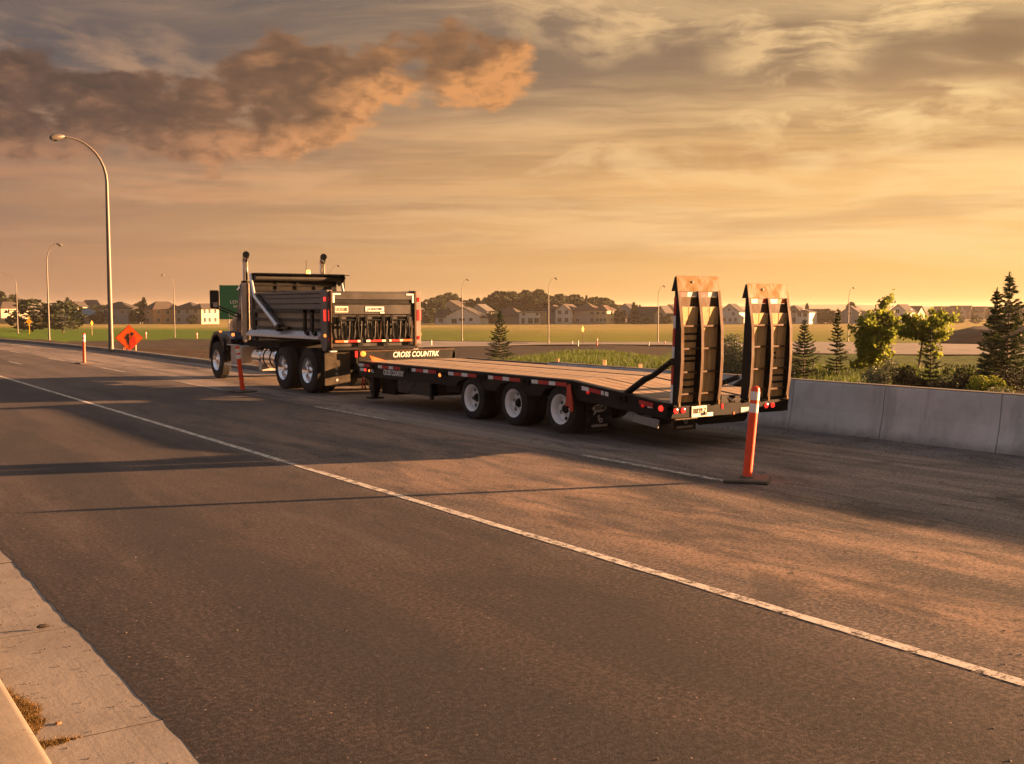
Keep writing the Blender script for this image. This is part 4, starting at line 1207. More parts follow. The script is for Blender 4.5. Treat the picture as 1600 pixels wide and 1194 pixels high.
tl = [(20.44, 20.20, 'W'), (20.20, 19.93, 'R'), (19.56, 19.38, 'W'), (19.38, 19.09, 'R'), (19.09, 18.90, 'W'), (18.90, 18.60, 'R'), (18.14, 17.98, 'W'), (17.98, 17.69, 'R'), (17.69, 17.50, 'W'), (17.50, 17.20, 'R'),
      (16.77, 16.57, 'W'), (16.57, 16.30, 'R'), (16.30, 16.09, 'W'), (16.09, 15.80, 'R'), (15.42, 15.26, 'W'), (15.26, 14.97, 'R'), (14.97, 14.77, 'W'), (14.77, 14.44, 'R'), (14.13, 13.94, 'W'), (13.94, 13.65, 'R'), (13.65, 13.47, 'W'), (13.47, 13.17, 'R'),
      (12.80, 12.62, 'W'), (12.62, 12.33, 'R'), (12.33, 12.26, 'W'), (12.24, 12.15, 'W'), (11.47, 11.16, 'R')]
tapes(rail, tl, TL - .023, TL - .0205)
for y, z in ((20.40, .70),):
    MB().box(TL - .01, TL + .0, y - .2, y, z - .03, z + .03).build('white_reflector', M['white_tape'], rail)
for y, z, r, m_ in ((20.16, .695, .035, 'red_lamp'), (19.98, .69, .026, 'amber_lamp'), (17.09, .745, .035, 'amber_lamp'), (12.66, .71, .035, 'red_lens'), (11.40, .60, .030, 'red_lens'), (11.02, .585, .045, 'red_lamp')):
    MB().lathe([(TL - .0, r), (TL - .018, r * .9), (TL - .024, r * .5), (TL - .025, .001)], 'X', (0, y, z), n=14).build('marker_lamp', M[m_], rail, smooth=True)
MB().box(TL - .01, TL, 19.78, 19.88, .66, .72).build('white_reflector', M['white_tape'], rail); MB().box(TL - .008, TL, 11.20, 11.30, .575, .65).build('label_plate', M['white_print'], rail)
for y in (19.74, 18.38, 16.92, 15.62, 14.30, 13.03, 11.86):       # stake pockets with chain hooks
    zz = ztop(y)
    bb = MB().box(TL - .035, TL - .001, y - .11, y - .03, zz - .14, zz - .05); bb.box(TL - .03, TL - .001, y + .02, y + .11, zz - .12, zz - .06)
    bb.tube([(TL - .03, y - .03, zz - .1), (TL - .045, y, zz - .16), (TL - .03, y + .04, zz - .19)], .012, 5)
    bb.build('stake_pocket', M['dark'], rail)
# red-orange tie strap bundle hanging by the rear axle
st = MB()
st.prism([(13.07, .83), (13.13, .78), (13.15, .60), (13.17, .46), (13.03, .455), (13.04, .62)], 'X', TL - .06, TL - .03)
st.prism([(13.03, .82), (13.07, .80), (13.06, .55), (13.03, .40), (12.98, .375), (12.945, .40), (12.965, .56)], 'X', TL - .085, TL - .055)
st.build('hanging_strap', M['orange_red'], tr_, bevel=.008)
MB().tube([(TL - .04, 13.06, .84), (TL - .08, 13.06, .80)], .02, 6).build('strap_hook', K, tr_)
# axles and wheels
for y in AX: MB().lathe([(TL + .3, .055), (TR - .3, .055)], 'X', (0, y, .385), n=10).build('axle', M['dark'], tr_, smooth=True)
T2 = tyre_mesh('trailer_tyre', .385, .215, .232)
R2, d2 = rim_mesh('trailer_rim', .232, .115, M['rim_white'], 6, .215)
H2 = hub_mesh('trailer_hub', .068, d2, d2 - .06, M['dark'])
for i, y in enumerate(AX):
    wheel(tr_, (TL + .135, y, .385), T2, R2, H2, spin=.7 * i + .3); wheel(tr_, (TL + .39, y, .385), T2, R2, None, True)
    wheel(tr_, (TR - .135, y, .385), T2, R2, H2, True, spin=.4 * i); wheel(tr_, (TR - .39, y, .385), T2, R2)
# mudflaps with print
for x0, fy in ((TL + .10, 12.82), (10.93, 11.5)):
    fl = MB().box(x0, x0 + .50, fy, fy + .012, .17 if x0 > 10.8 else .09, .56).build('mudflap', M['flap_sunlit_grey'] if x0 > 10.8 else M['black_gloss'], tr_, bevel=.004)
    n = 28
    ov = MB()
    pts = [(x0 + .26 + .145 * math.cos(2 * PI * k / n), fy - .002, .43 + .062 * math.sin(2 * PI * k / n)) for k in range(n)]
    ov.add(pts, [tuple(range(n))])
    ov.add([(x0 + .16, fy - .0022, .385), (x0 + .20, fy - .0022, .375), (x0 + .145, fy - .0022, .325), (x0 + .135, fy - .0022, .335)], [(0, 1, 2, 3)])
    ov.build('flap_emblem', M['grey_print'], fl)
    lettering('XSTAR', .085, M['sign_black'], fl, (x0 + .26, fy - .005, .43), '-Y', shear=.15, bold=.003, squeeze=.85)
    lettering('S', .11, M['grey_print'], fl, (x0 + .245, fy - .004, .275 if x0 < 10.8 else .34), '-Y', bold=.002); lettering('D', .10, M['grey_print'], fl, (x0 + .285, fy - .006, .235 if x0 < 10.8 else .30), '-Y', bold=.002)
    lettering('GUREADADEAZ', .048, M['grey_print'], fl, (x0 + .26, fy - .004, .155 if x0 < 10.8 else .22), '-Y', bold=.001, squeeze=.95)
# tongue, jack, boxes, hoses
b = MB()
for s in (-1, 1):
    b.tube([(11.47 + s * .55, YF - .1, .62), (11.47 + s * .08, 21.55, .66)], .07, 6)
b.box(11.39, 11.55, 21.45, 21.75, .60, .74); b.lathe([(-.03, .05), (-.03, .09), (.03, .09), (.03, .05), (-.03, .05)], 'Z', (11.47, 21.80, .67), n=16)
b.build('drawbar', M['dark'], tr_)
jk = MB().box(10.34, 10.50, 19.96, 20.12, .22, .60).box(10.36, 10.48, 19.98, 20.10, .12, .24).build('landing_leg', K, tr_, bevel=.005)
MB().box(10.28, 10.56, 19.90, 20.18, .09, .12).build('foot', M['dark'], jk)
MB().box(12.44, 12.60, 19.96, 20.12, .12, .60).build('landing_leg', K, tr_)
MB().box(10.52, 11.6, 19.35, 19.93, .20, .60).build('pump_box', M['dark'], tr_, bevel=.02); MB().lathe([(19.05, .001), (19.05, .15), (19.35, .15)], 'Y', (10.6, 0, .42), n=18).build('air_tank', M['dark'], tr_)
MB().box(10.36, 12.58, 17.62, 18.94, .30, .60).build('toolbox', M['black_gloss'], tr_, bevel=.01)
MB().box(10.34, 10.40, 17.55, 17.62, .24, .60).build('toolbox_bracket', K, tr_)
MB().box(10.40, 12.5, 16.62, 17.1, .44, .60).build('crossmember', M['dark'], tr_)
for pts, m_ in (([(10.62, YF, .62), (10.50, 20.70, .36), (10.62, 20.85, .22), (10.86, 21.1, .20), (11.0, 21.9, .66)], 'steel_brown'), ([(10.5, YF, .66), (10.42, 20.62, .5), (10.44, 20.68, .26), (10.62, 20.9, .24), (11.05, 21.95, .72)], 'orange_red'),
                ([(10.80, YF, .62), (10.66, 20.8, .42), (10.72, 21.0, .30), (11.10, 21.95, .75)], 'dark')):
    MB().tube(pts, .014, 6).build('air_hose', M[m_], tr_, smooth=True)
# tail: bumper beam, lamps, plate
tail = MB()
tail.prism([(TL, .63), (TL, .56), (TL - .06 + .02, .46), (TR - .08, .44), (TR, .60), (TR, .63)], 'Y', YT - .02, YT + .10)
tail = tail.build('tail_beam', M['tail_shade_black'], tr_, bevel=.006)
MB().box(TL + .02, TL + .45, YT - .05, YT + .08, .440, .455).build('step_plate', M['steel_brown'], tail)
for x in (10.31, 10.45, 12.17, 12.31):
    MB().lathe([(YT - .02, .040), (YT - .034, .037), (YT - .038, .025), (YT - .04, .001)], 'Y', (x, 0, .565 if x < 11 else .545), n=18).build('tail_lamp', M['red_lamp'], tail, smooth=True)
lp = MB().box(10.61, 10.91, YT - .034, YT - .022, .455, .615).build('licence_plate', M['plate'], tail, bevel=.003)
lettering('1RRYP-Z', .105, M['steel_brown'], lp, (10.76, YT - .036, .54), '-Y', bold=.001, squeeze=.68)
MB().lathe([(YT - .06, .001), (YT - .06, .022), (YT - .035, .022)], 'Y', (10.87, 0, .50), n=12).build('plate_lamp', M['sign_black'], lp)
MB().box(10.92, 11.04, YT - .028, YT - .021, .455, .51).build('white_reflector', M['white_tape'], tail)
MB().box(11.62, 11.78, YT - .028, YT - .021, .47, .545).build('white_reflector', M['plate'], tail); MB().box(11.782, 11.88, YT - .028, YT - .021, .47, .545).build('red_reflector', M['red_tape'], tail)
MB().box(11.22, 11.25, YT - .028, YT - .021, .55, .62).build('red_reflector', M['red_lamp'], tail); MB().box(11.46, 11.49, YT - .028, YT - .021, .45, .49).build('red_reflector', M['orange_tape'], tail)
MB().prism([(11.62, .455), (11.10, .415), (11.12, .29), (11.66, .34)], 'X', TL + .03, TL + .05).build('splash_plate', M['galv'], tr_)
MB().prism([(YT + .10, ztop(YT + .1) + .0), (YT + .24, ztop(YT + .24) + .0), (YT + .24, ztop(YT + .24) - .05), (YT + .1, ztop(YT + .1) - .05)], 'X', TL + .09, TR - .09).build('tail_plate', M['dark'], tr_)
MB().lathe([(11.2, .04), (11.7, .04)], 'X', (0, YT + .02, .66), n=10).box(11.22, 11.36, YT - .02, YT + .12, .62, .74).box(11.5, 11.6, YT - .02, YT + .1, .62, .72).tube([(11.3, YT, .72), (11.42, YT - .02, .66), (11.56, YT, .70)], .018, 6).build('hinge_lock', M['dark'], tr_)
MB().lathe([(11.1, .001), (11.1, .11), (12.0, .11), (12.0, .001)], 'X', (0, 11.1, .40), n=14).build('rear_cylinder', M['dark'], tr_)


# ramps ------------------------------------------------------------
def ramp(xa, xb, many_left, seed, zt=2.24):
    q = random.Random(seed)
    yw0, yw1 = 10.90, 10.83          # walking side at foot / top (faces forward when folded up)
    zb = .64; zo = zt - 2.24
    rp = holder('ramp', ((xa + xb) / 2, YT + .06, zb), tr_)
    prof = [(yw0, zb), (10.76, zb), (10.72, .90), (10.695, 1.30), (10.70, 1.70), (10.73, 1.95 + zo * .7), (10.775, zt), (yw1, zt)]
    xm = (xa + xb) / 2 - .0
    for x0, x1 in ((xa, xa + .02), (xm - .01, xm + .01), (xb - .02, xb)):
        MB().prism(prof, 'X', x0, x1).build('stringer', K, rp, bevel=.003)
    rear = [(10.76, zb), (10.72, .90), (10.695, 1.30), (10.70, 1.70), (10.73, 1.95 + zo * .7), (10.775, zt)]
    for x0, x1 in ((xa - .004, xa + .052), (xm - .026, xm + .026), (xb - .052, xb + .004)):      # flange along the rear edge
        bb = MB()
        for i in range(len(rear) - 1):
            (y0, z0), (y1, z1) = rear[i], rear[i + 1]
            bb.prism([(y0 - .008, z0), (y1 - .008, z1), (y1 - .001, z1), (y0 - .001, z0)], 'X', x0, x1)
        bb.build('flange', M['steel_brown'], rp)
        MB().box(x0 + .005, x1 - .005, 10.735, 10.775, zb - .02, zb + .05).build('hinge_lug', M['lip'], rp, bevel=.006)
    # wood between the stringers, two boards per bay
    for s, (x0, x1) in enumerate(((xa + .02, xm - .01), (xm + .01, xb - .02))):
        many = (s == 0) == many_left
        w = (x1 - x0) / 2
        def yy(z): return yw0 + (yw1 - yw0) * (z - zb) / (zt - zb)
        for k in range(2):
            d = q.uniform(-.006, .006)
            MB().prism([(yy(zb + .03) - .045 + d, zb + .03), (yy(2.02 + zo) - .072 + d, 2.02 + zo), (yy(2.02 + zo) - .005, 2.02 + zo), (yy(zb + .03) - .005, zb + .03)], 'X', x0 + k * w + .003, x0 + (k + 1) * w - .003).build('plank', M['wood_ramp'], rp, bevel=.003)
        MB().prism([(yy(2.025) - .05, 2.025 + zo), (yy(2.16) - .036, 2.16 + zo), (yy(2.16) - .004, 2.16 + zo), (yy(2.025) - .004, 2.025 + zo)], 'X', x0, x1).build('head_plate', M['steel_brown'], rp)
        for k in range(2):
            xx0, xx1 = x0 + k * (x1 - x0) / 2, x0 + (k + 1) * (x1 - x0) / 2
            red = (k == 0) if many_left else (k == 1)
            m_ = 'red_tape' if red else 'plate'
            if not many_left and s == 1 and red: m_ = 'orange_tape'
            MB().prism([(yy(2.165) - .035, 2.165 + zo), (yy(2.235) - .033, 2.235 + zo), (yy(2.235) - .005, 2.235 + zo), (yy(2.165) - .005, 2.165 + zo)], 'X', xx0 + .002, xx1 - .002).build('red_reflector' if red else 'white_reflector', M[m_], rp)
        zs = [.66, .80, .90, 1.00, 1.11, 1.27, 1.34, 1.44, 1.55, 1.65, 1.76, 1.83] if many else [.66, .80, 1.11, 1.44, 1.76, 1.83]
        for i, z in enumerate(zs):
            big = i in ((1, 4, 7, 10) if many else (1, 2, 3, 4))
            yb_ = yy(z) - (.105 if big else .055)
            bb = MB(); bb.box(x0 + .001, x1 - .001, yb_, yy(z) - .045, z - .006, z + .006)
            bb.box(x0 + .001, x1 - .001, yb_ - .006, yb_ + .004, z - (.020 if big else .026), z + .006)
            bb.build('rung', M['steel_brown'] if big else M['dark'], rp)
    # steel lip that leans forward at the top
    lp_ = MB().prism([(10.765, zt - .0), (10.80, 2.455 + zo), (10.812, 2.455 + zo), (10.78, zt - .0)], 'X', xa - .006, xb + .006)
    lp_ = lp_.build('lip_plate', M['lip'], rp, bevel=.003)
    for f in (.34, .42):
        pass
    MB().lathe([(10.772, .001), (10.772, .016), (10.81, .016)], 'Y', ((xa + xb) / 2 - .12, 0, 2.37 + zo), n=12).build('bolt_hole', M['sign_black'], lp_)
    for x0, x1 in ((xa, xa + .012), (xb - .012, xb)):
        MB().prism([(10.785, zt), (10.812, 2.44 + zo), (10.835, 2.44 + zo), (10.90, zt)], 'X', x0, x1).build('lip_gusset', K, rp)
    if many_left:       # tape strip up the outer edge
        for z0, z1, c_ in ((.66, .93, 'W'), (.93, 1.20, 'R'), (1.30, 1.47, 'W'), (1.47, 1.72, 'R'), (1.72, 1.90, 'W'), (1.90, 2.16, 'R')):
            MB().prism([(yy(z0) - .045, z0 + .003), (yy(z1) - .045, z1 - .003), (yy(z1) + .002, z1 - .003), (yy(z0) + .002, z0 + .003)], 'X', xa - .0062, xa - .0042).build({'W': 'white_reflector', 'R': 'red_reflector'}[c_], M[{'W': 'white_tape', 'R': 'red_tape'}[c_]], rp)
    return rp


r1 = ramp(10.32, 11.15, True, 2)
r2 = ramp(11.74, 12.62, False, 4, 2.15)
# spring-assist arms from the beavertail up to each ramp
for xa in (10.30, 12.60):
    MB().tube([(xa + .03, 11.92, .70), (xa + .03, 11.45, .97)], .05, 10).tube([(xa + .03, 11.45, .97), (xa + .03, 11.28, 1.03), (xa + .03, 10.88, 1.26)], [.05, .042, .042], 10).build('ramp_spring_arm', K, tr_, smooth=True)
MB().tube([(11.62, 11.6, .74), (11.74, 10.95, .98)], .04, 8).build('ramp_spring_arm', K, tr_, smooth=True)
# ------------------------------------------------------------------ street lamps
def H(x, y): return float(hgt(x, y))


def lamp(name_label, x, y, z, h, side, reach, r=.095):
    t = thing('street_lamp', name_label, 'street lamp', (x, y, z), 0, 'street lamps along the roads')
    pts = [(0, 0, 0), (0, 0, h * .3), (0, 0, h * .62), (0, 0, h * .80)]
    rs = [r, r * .9, r * .75, r * .62]
    for i in range(1, 9):
        a = PI / 2 * i / 8 * .94
        pts.append((side * reach * .86 * (1 - math.cos(a)), 0, h * .80 + (h * .195) * math.sin(a))); rs.append(r * (.6 - .035 * i))
    hd = (side * reach, 0, h * 1.0)
    pts.append((side * (reach * .92), 0, h * .998)); rs.append(r * .30)
    pm = MB(); pm.tube([Vector(p) + Vector((x, y, z)) for p in pts], rs, 10); pm.build('pole', M['lamp_pole'], t, smooth=True)
    MB().lathe([(z - .02, r * 1.9), (z + .05, r * 1.9), (z + .06, r * 1.2), (z + .3, r * 1.05)], 'Z', (x, y, 0), n=12).build('base', M['lamp_pole'], t)
    b = MB()
    a0 = Vector((x + side * reach * .90, y, z + h * .998)); a1 = Vector((x + side * (reach + .42), y, z + h * .985))
    b.tube([a0, a0.lerp(a1, .2), a0.lerp(a1, .6), a0.lerp(a1, .9), a1], [.045, .11, .15, .12, .05], 10)
    hd_ = b.build('lamp_head', M['lamp_pole'], t, smooth=True)
    c = a0.lerp(a1, .6)
    MB().lathe([(c.z - .12, .10), (c.z - .17, .08), (c.z - .185, .001)], 'Z', (c.x, c.y, 0), n=12).build('lens', M['glass'], hd_)
    return t


M['lamp_pole'] = pbr('lamp_pole_steel', (.13, .115, .10), .5, .3, var=.12, scale=2)
lamp('tall street lamp at the left kerb, the nearest lamp, its arm over the road', 12.60, 50.2, -.02, 9.64, -1, 1.95, .115)
lamp('second tallest street lamp, its arm turned away from the road', 23.1, 116.4, H(23.1, 116.4), 9.95, 1, 1.1)
lamp('small far street lamp at the left end of the road, arm curving left', 31.4, 181.4, H(31.4, 181.4), 9.6, -1, 3.)
lamp('far street lamp between the orange work sign and the truck cab', 57.2, 185, H(57.2, 185), 10.9, -1, 1.7)
lamp('far street lamp just right of the dump truck tailgate', 94.15, 149.66, H(94.15, 149.66), 10.25, 1, 1.0)
lamp('far street lamp in the middle, above the young spruce and trailer deck', 97.48, 130.03, H(97.48, 130.03), 10.0, 1, 1.3)
lamp('far street lamp just left of the raised ramps', 115.8, 125.3, H(115.8, 125.3), 9.0, 1, 1.1)
lamp('far street lamp right of the ramps behind the broad leafed tree', 145.34, 111.42, H(145.34, 111.42), 8.9, 1, 1.0)
lamp('street lamp peeping over the tipping box beside the right exhaust stack', 74.0, 158., H(74, 158), 12.2, 1, 1.6)

# ------------------------------------------------------------------ bollards
def bollard(label, x, y, lean, rz):
    t = thing('traffic_bollard', label, 'bollard', (x, y, 0), 0, 'orange delineator bollards on the road')
    mb = MB(); mb.rbox((x, y, .022), (.50, .50, .036), rz)
    mb.build('base', M['base_rubber'], t, bevel=.010)
    MB().lathe([(.04, .085), (.055, .08), (.06, .06)], 'Z', (x, y, 0), n=20).build('collar', M['base_rubber'], t)
    ax = Vector((lean[0], lean[1], 1)).normalized()
    def P(h): return Vector((x, y, .045)) + ax * h
    MB().tube([P(0), P(.02), P(.70), P(1.02), P(1.045), P(1.06), P(1.066)], [.056, .054, .052, .050, .044, .028, .004], 24).build('post', M['orange'], t, smooth=True)
    for h0, h1 in ((.90, 1.0), (.755, .86)):
        MB().tube([P(h0), P(h1)], .0535, 24, cap=False).build('reflective_band', M['band'], t, smooth=True)
    return t


M['band'] = pbr('bollard_band', (.82, .78, .74), .4, var=.1, scale=14, dust=.2, dust_col=(.4, .33, .27))
bollard('orange bollard with white bands on the lane line beside the ramps, nearest of three', 9.20, 8.42, (.085, -.03), R(38))
bollard('orange bollard with white bands standing beside the dump truck fuel tank', 9.14, 24.4, (-.10, .03), R(20))
bollard('orange bollard with white bands alone on the road left of the truck', 9.16, 40.3, (.01, 0), R(10))

# ------------------------------------------------------------------ signs
ws = thing('work_sign', 'orange diamond road work sign with black worker and arrow on timber posts', 'sign', (12.95, 48.6, -.02), 0)
C0 = Vector((12.98, 48.6, .68)); s_ = .60
yaw = R(-16)
rot = Matrix.Rotation(yaw, 3, 'Z')


def wp(u, v, d=0.): return C0 + rot @ Vector((u, -d, v))


def wpoly(pts, d, name, mat, parent, th=.004):
    b = MB(); n = len(pts)
    b.add([wp(u, v, d) for u, v in pts] + [wp(u, v, d - th) for u, v in pts], [tuple(range(n)), tuple(range(2 * n - 1, n - 1, -1))] + [(i, (i + 1) % n, (i + 1) % n + n, i + n) for i in range(n)])
    return b.build(name, mat, parent)


pn = wpoly([(0, -s_), (s_, 0), (0, s_), (-s_, 0)], .0, 'panel', M['sign_red'], ws, .012)
q = s_ - .045
wpoly([(0, -q), (q, 0), (0, q), (-q, 0)], .004, 'face', M['sign_orange'], pn)
wpoly([(-.06, -.30), (-.01, -.30), (.02, -.02), (.0, .06), (.02, .13), (-.02, .20), (-.07, .20), (-.10, .12), (-.17, .03), (-.19, -.04), (-.11, -.03), (-.10, -.12), (-.07, -.20)], .008, 'worker_symbol', M['sign_black'], pn)
wpoly([(.05, .14), (.05, .21), (.10, .21), (.10, .28), (.24, .175), (.10, .07), (.10, .14)], .008, 'arrow_symbol', M['sign_black'], pn)
wpoly([(.03, -.50), (.30, -.27), (.27, .06), (.13, .09), (.0, -.12)], .0085, 'flap_cover', M['sign_red'], pn)
for u in (-.27, .27):
    p0 = wp(u, -.78, -.05); p1 = wp(u, .05, -.04)
    MB().tube([p0, p1], .032, 4).build('post', M['wood_stake'], ws)
gs = thing('green_road_sign', 'large green road sign with white lettering behind the truck cab', 'sign', (22.4, 57.9, -.6), 0)
yw = R(-24); rg = Matrix.Rotation(yw, 3, 'Z')
gc = Vector((22.25, 58.0, 2.34))


def gp(u, v, d=0.): return gc + rg @ Vector((u, -d, v))


def gbox(u0, u1, v0, v1, d0, d1, name, mat, parent):
    b = MB(); vs = [gp(u, v, d) for v in (v0, v1) for d in (d0, d1) for u in (u0, u1)]
    b.add(vs, [(0, 2, 3, 1), (4, 5, 7, 6), (0, 1, 5, 4), (2, 6, 7, 3), (0, 4, 6, 2), (1, 3, 7, 5)])
    return b.build(name, mat, parent)


g = gbox(-1.68, 1.68, -.95, .97, -.03, 0, 'panel', M['sign_green'], gs)
gbox(-1.64, 1.64, .50, .53, 0.0, .012, 'panel_rib', M['sign_green'], g)
for txt, sz, u, v in (('LOW BRIDGE', .27, -.30, .02), ('RANGE ROAD', .21, -.25, -.24), ('TURN', .27, -.86, -.76)):
    me = text_mesh(txt, sz, M['white_print'], bold=.003)
    o = link(bpy.data.objects.new('lettering', me)); o.parent = g
    o.location = gp(u, v, .004) - org(g); o.rotation_euler = (PI / 2, 0, yw)
for u in (-1.2, 1.2):
    MB().tube([gp(u, -3.6, -.08), gp(u, .9, -.08)], .05, 6).build('post', M['galv'], gs)


def road_sign(label, x, y, hh, yaw, arrow, r=.42):
    z = H(x, y)
    t = thing('warning_sign', label, 'sign', (x, y, z), 0, 'yellow warning signs far off')
    rr_ = Matrix.Rotation(yaw, 3, 'Z'); c0 = Vector((x, y, z + hh - r * 1.0))
    def pp(u, v, d=0.): return c0 + rr_ @ Vector((u, -d, v))
    b = MB(); pts = [(0, -r), (r, 0), (0, r), (-r, 0)]
    b.add([pp(u, v) for u, v in pts] + [pp(u, v, -.02) for u, v in pts], [(0, 1, 2, 3), (7, 6, 5, 4)] + [(i, (i + 1) % 4, (i + 1) % 4 + 4, i + 4) for i in range(4)])
    p_ = b.build('panel', M['sign_yellow'], t)
    MB().tube([Vector((x, y, z)), Vector((x, y, z + hh - r * .6)) + rr_ @ Vector((0, .05, 0))], .05, 5).build('post', M['sign_yellow'] if arrow else M['wood_stake'], t)
    if arrow:
        n = 14
        for a0, a1 in ((.3, PI - .3), (PI + .3, 2 * PI - .3)):
            bb = MB(); vs = []
            for i in range(n):
                a = a0 + (a1 - a0) * i / (n - 1)
                vs += [pp(.10 * math.cos(a), .10 * math.sin(a), .01), pp(.18 * math.cos(a), .18 * math.sin(a), .01)]
            bb.add(vs, [(2 * i, 2 * i + 1, 2 * i + 3, 2 * i + 2) for i in range(n - 1)])
            bb.build('arrow_symbol', M['sign_black'], p_)
        MB().rbox(pp(0, r + .18), (.22, .03, .26), yaw).build('top_plate', M['sign_yellow'], t)
    return t


road_sign('yellow diamond sign with round arrow symbol near the far left lamps', 35.2, 193., 2.55, R(-10), True, .48)
road_sign('yellow diamond sign seen nearly edge on left of the nearest lamp', 44.6, 190., 2.55, R(48), False, .45)
road_sign('yellow sign edge on in front of the field left of the ramps', 100.6, 125.5, 2.6, R(30), False, .50)


def delineator(label, x, y, h, col, r=.07):
    z = H(x, y)
    t = thing('marker_post', label, 'marker post', (x, y, z), 0, 'small marker posts along the far road')
    MB().tube([Vector((x, y, z - .05)), Vector((x, y, z + h * .97)), Vector((x, y, z + h))], [r, r, r * .5], 8).build('post', col, t)
    MB().tube([Vector((x, y, z + h * .68)), Vector((x, y, z + h * .85))], r * 1.06, 8).build('band', M['band'], t)


delineator('small cream marker post on the dark soil beside the far yellow sign', 94.6, 119.1, .75, M['plate'], .085)
delineator('orange marker post on the far road right of the edge on yellow sign', 97.95, 118.9, 1.05, M['orange'], .10)
delineator('tiny pale marker post near the far lamp left of the ramps', 103.8, 114.2, .55, M['plate'])
delineator('short orange marker post just left of the raised ramps', 108.6, 116., .55, M['orange_red'], .09)
delineator('tiny pale marker post left of the edge on yellow sign', 98.1, 124.9, .42, M['plate'])
delineator('white marker post on the far road beside the tailgate', 76.4, 129.6, .75, M['band'], .07)
delineator('orange marker post on the grass right of the orange work sign', 49.7, 176., 1.0, M['orange'], .12)
delineator('orange marker post on the grass just left of the truck bonnet', 59.9, 181.4, .95, M['orange'], .12)
delineator('tiny marker post on the far road by the soil mound', 136.5, 81.9, .45, M['orange'])


def stake(label, x, y, z0, z1, lean=0., mat='wood_stake', w=.045):
    t = MB().tube([(x, y, z0), (x + lean, y, z1)], w, 4).build('survey_stake', M[mat], None, at=(x, y, z0))
    tag(t, label, 'stake', 'timber survey stakes')


stake('thin leaning timber stake left of the nearest lamp foot', 14.0, 53.2, -.1, .78, -.05, 'orange_red', .025)
stake('short timber stake behind the barrier, middle one of three', 14.42, 17.25, .0, .91, 0, 'wood_stake', .05)
stake('short timber stake behind the barrier nearest the ramps', 14.42, 16.12, .0, .87, 0, 'wood_stake', .05)
stake('short timber stake behind the far end of the barrier', 14.42, 18.9, .0, .87, 0, 'wood_stake', .05)
# stones, litter and grit lying on the road and in the gutter
pr_ = random.Random(21)
b = MB()


def pebble(b, x, y, z, r):
    n = 6; vs = []
    for k in range(n):
        a = 2 * PI * k / n + pr_.uniform(-.3, .3); q = r * pr_.uniform(.7, 1.2)
        vs.append((x + q * math.cos(a), y + q * math.sin(a) * 1.2, z))
    vs += [(x + (v[0] - x) * .6, y + (v[1] - y) * .6, z + r * pr_.uniform(.5, .9)) for v in vs[:n]]
    b.add(vs, [(k, (k + 1) % n, (k + 1) % n + n, k + n) for k in range(n)] + [tuple(range(n, 2 * n))])


for i in range(420):
    y = 2.2 + 16 * pr_.random() ** 1.8; x = pr_.uniform(1.55, 8.8) + .0
    if y > 8 and pr_.random() < .5: x = pr_.uniform(1.5, 5)
    pebble(b, x, y, .001, pr_.choice([.003, .004, .004, .005, .007]))
for i in range(160):
    y = pr_.uniform(7, 22); x = pr_.uniform(12.6, 13.8); pebble(b, x, y, .001, pr_.choice([.008, .012, .018]))
tag(b.build('gravel', pbr('loose_grit', (.11, .09, .075), .8, var=.5, scale=3)), kind='stuff')
b = MB()
for i in range(120):
    y = pr_.uniform(4.4, 10); x = pr_.uniform(.92, 1.45); pebble(b, x, y, .0, pr_.choice([.003, .004, .005, .006]))
tag(b.build('dirt_crumbs', pbr('dark_crumbs', (.035, .028, .022), .9, var=.4)), kind='stuff')
cn = MB()
for k in range(9):
    pass
vs = []
cn.tube([(1.265, 7.0, .014), (1.285, 7.0, .018), (1.315, 6.995, .018), (1.345, 6.99, .014)], [.006, .014, .013, .004], 8)
tag(cn.build('pine_cone', pbr('cone_brown', (.03, .02, .014), .8, var=.4, bump=.8), None, smooth=True, at=(1.3, 7., .0)), 'small dark brown cone lying on the gutter joint', 'cone')
rk = MB(); pebble(rk, 1.045, 5.33, 0, .016)
tag(rk.build('stone', pbr('brown_stone', (.14, .085, .045), .9, var=.4), None, at=(1.045, 5.33, 0)), 'small brown stone on the gutter slab near the kerb weeds', 'stone')
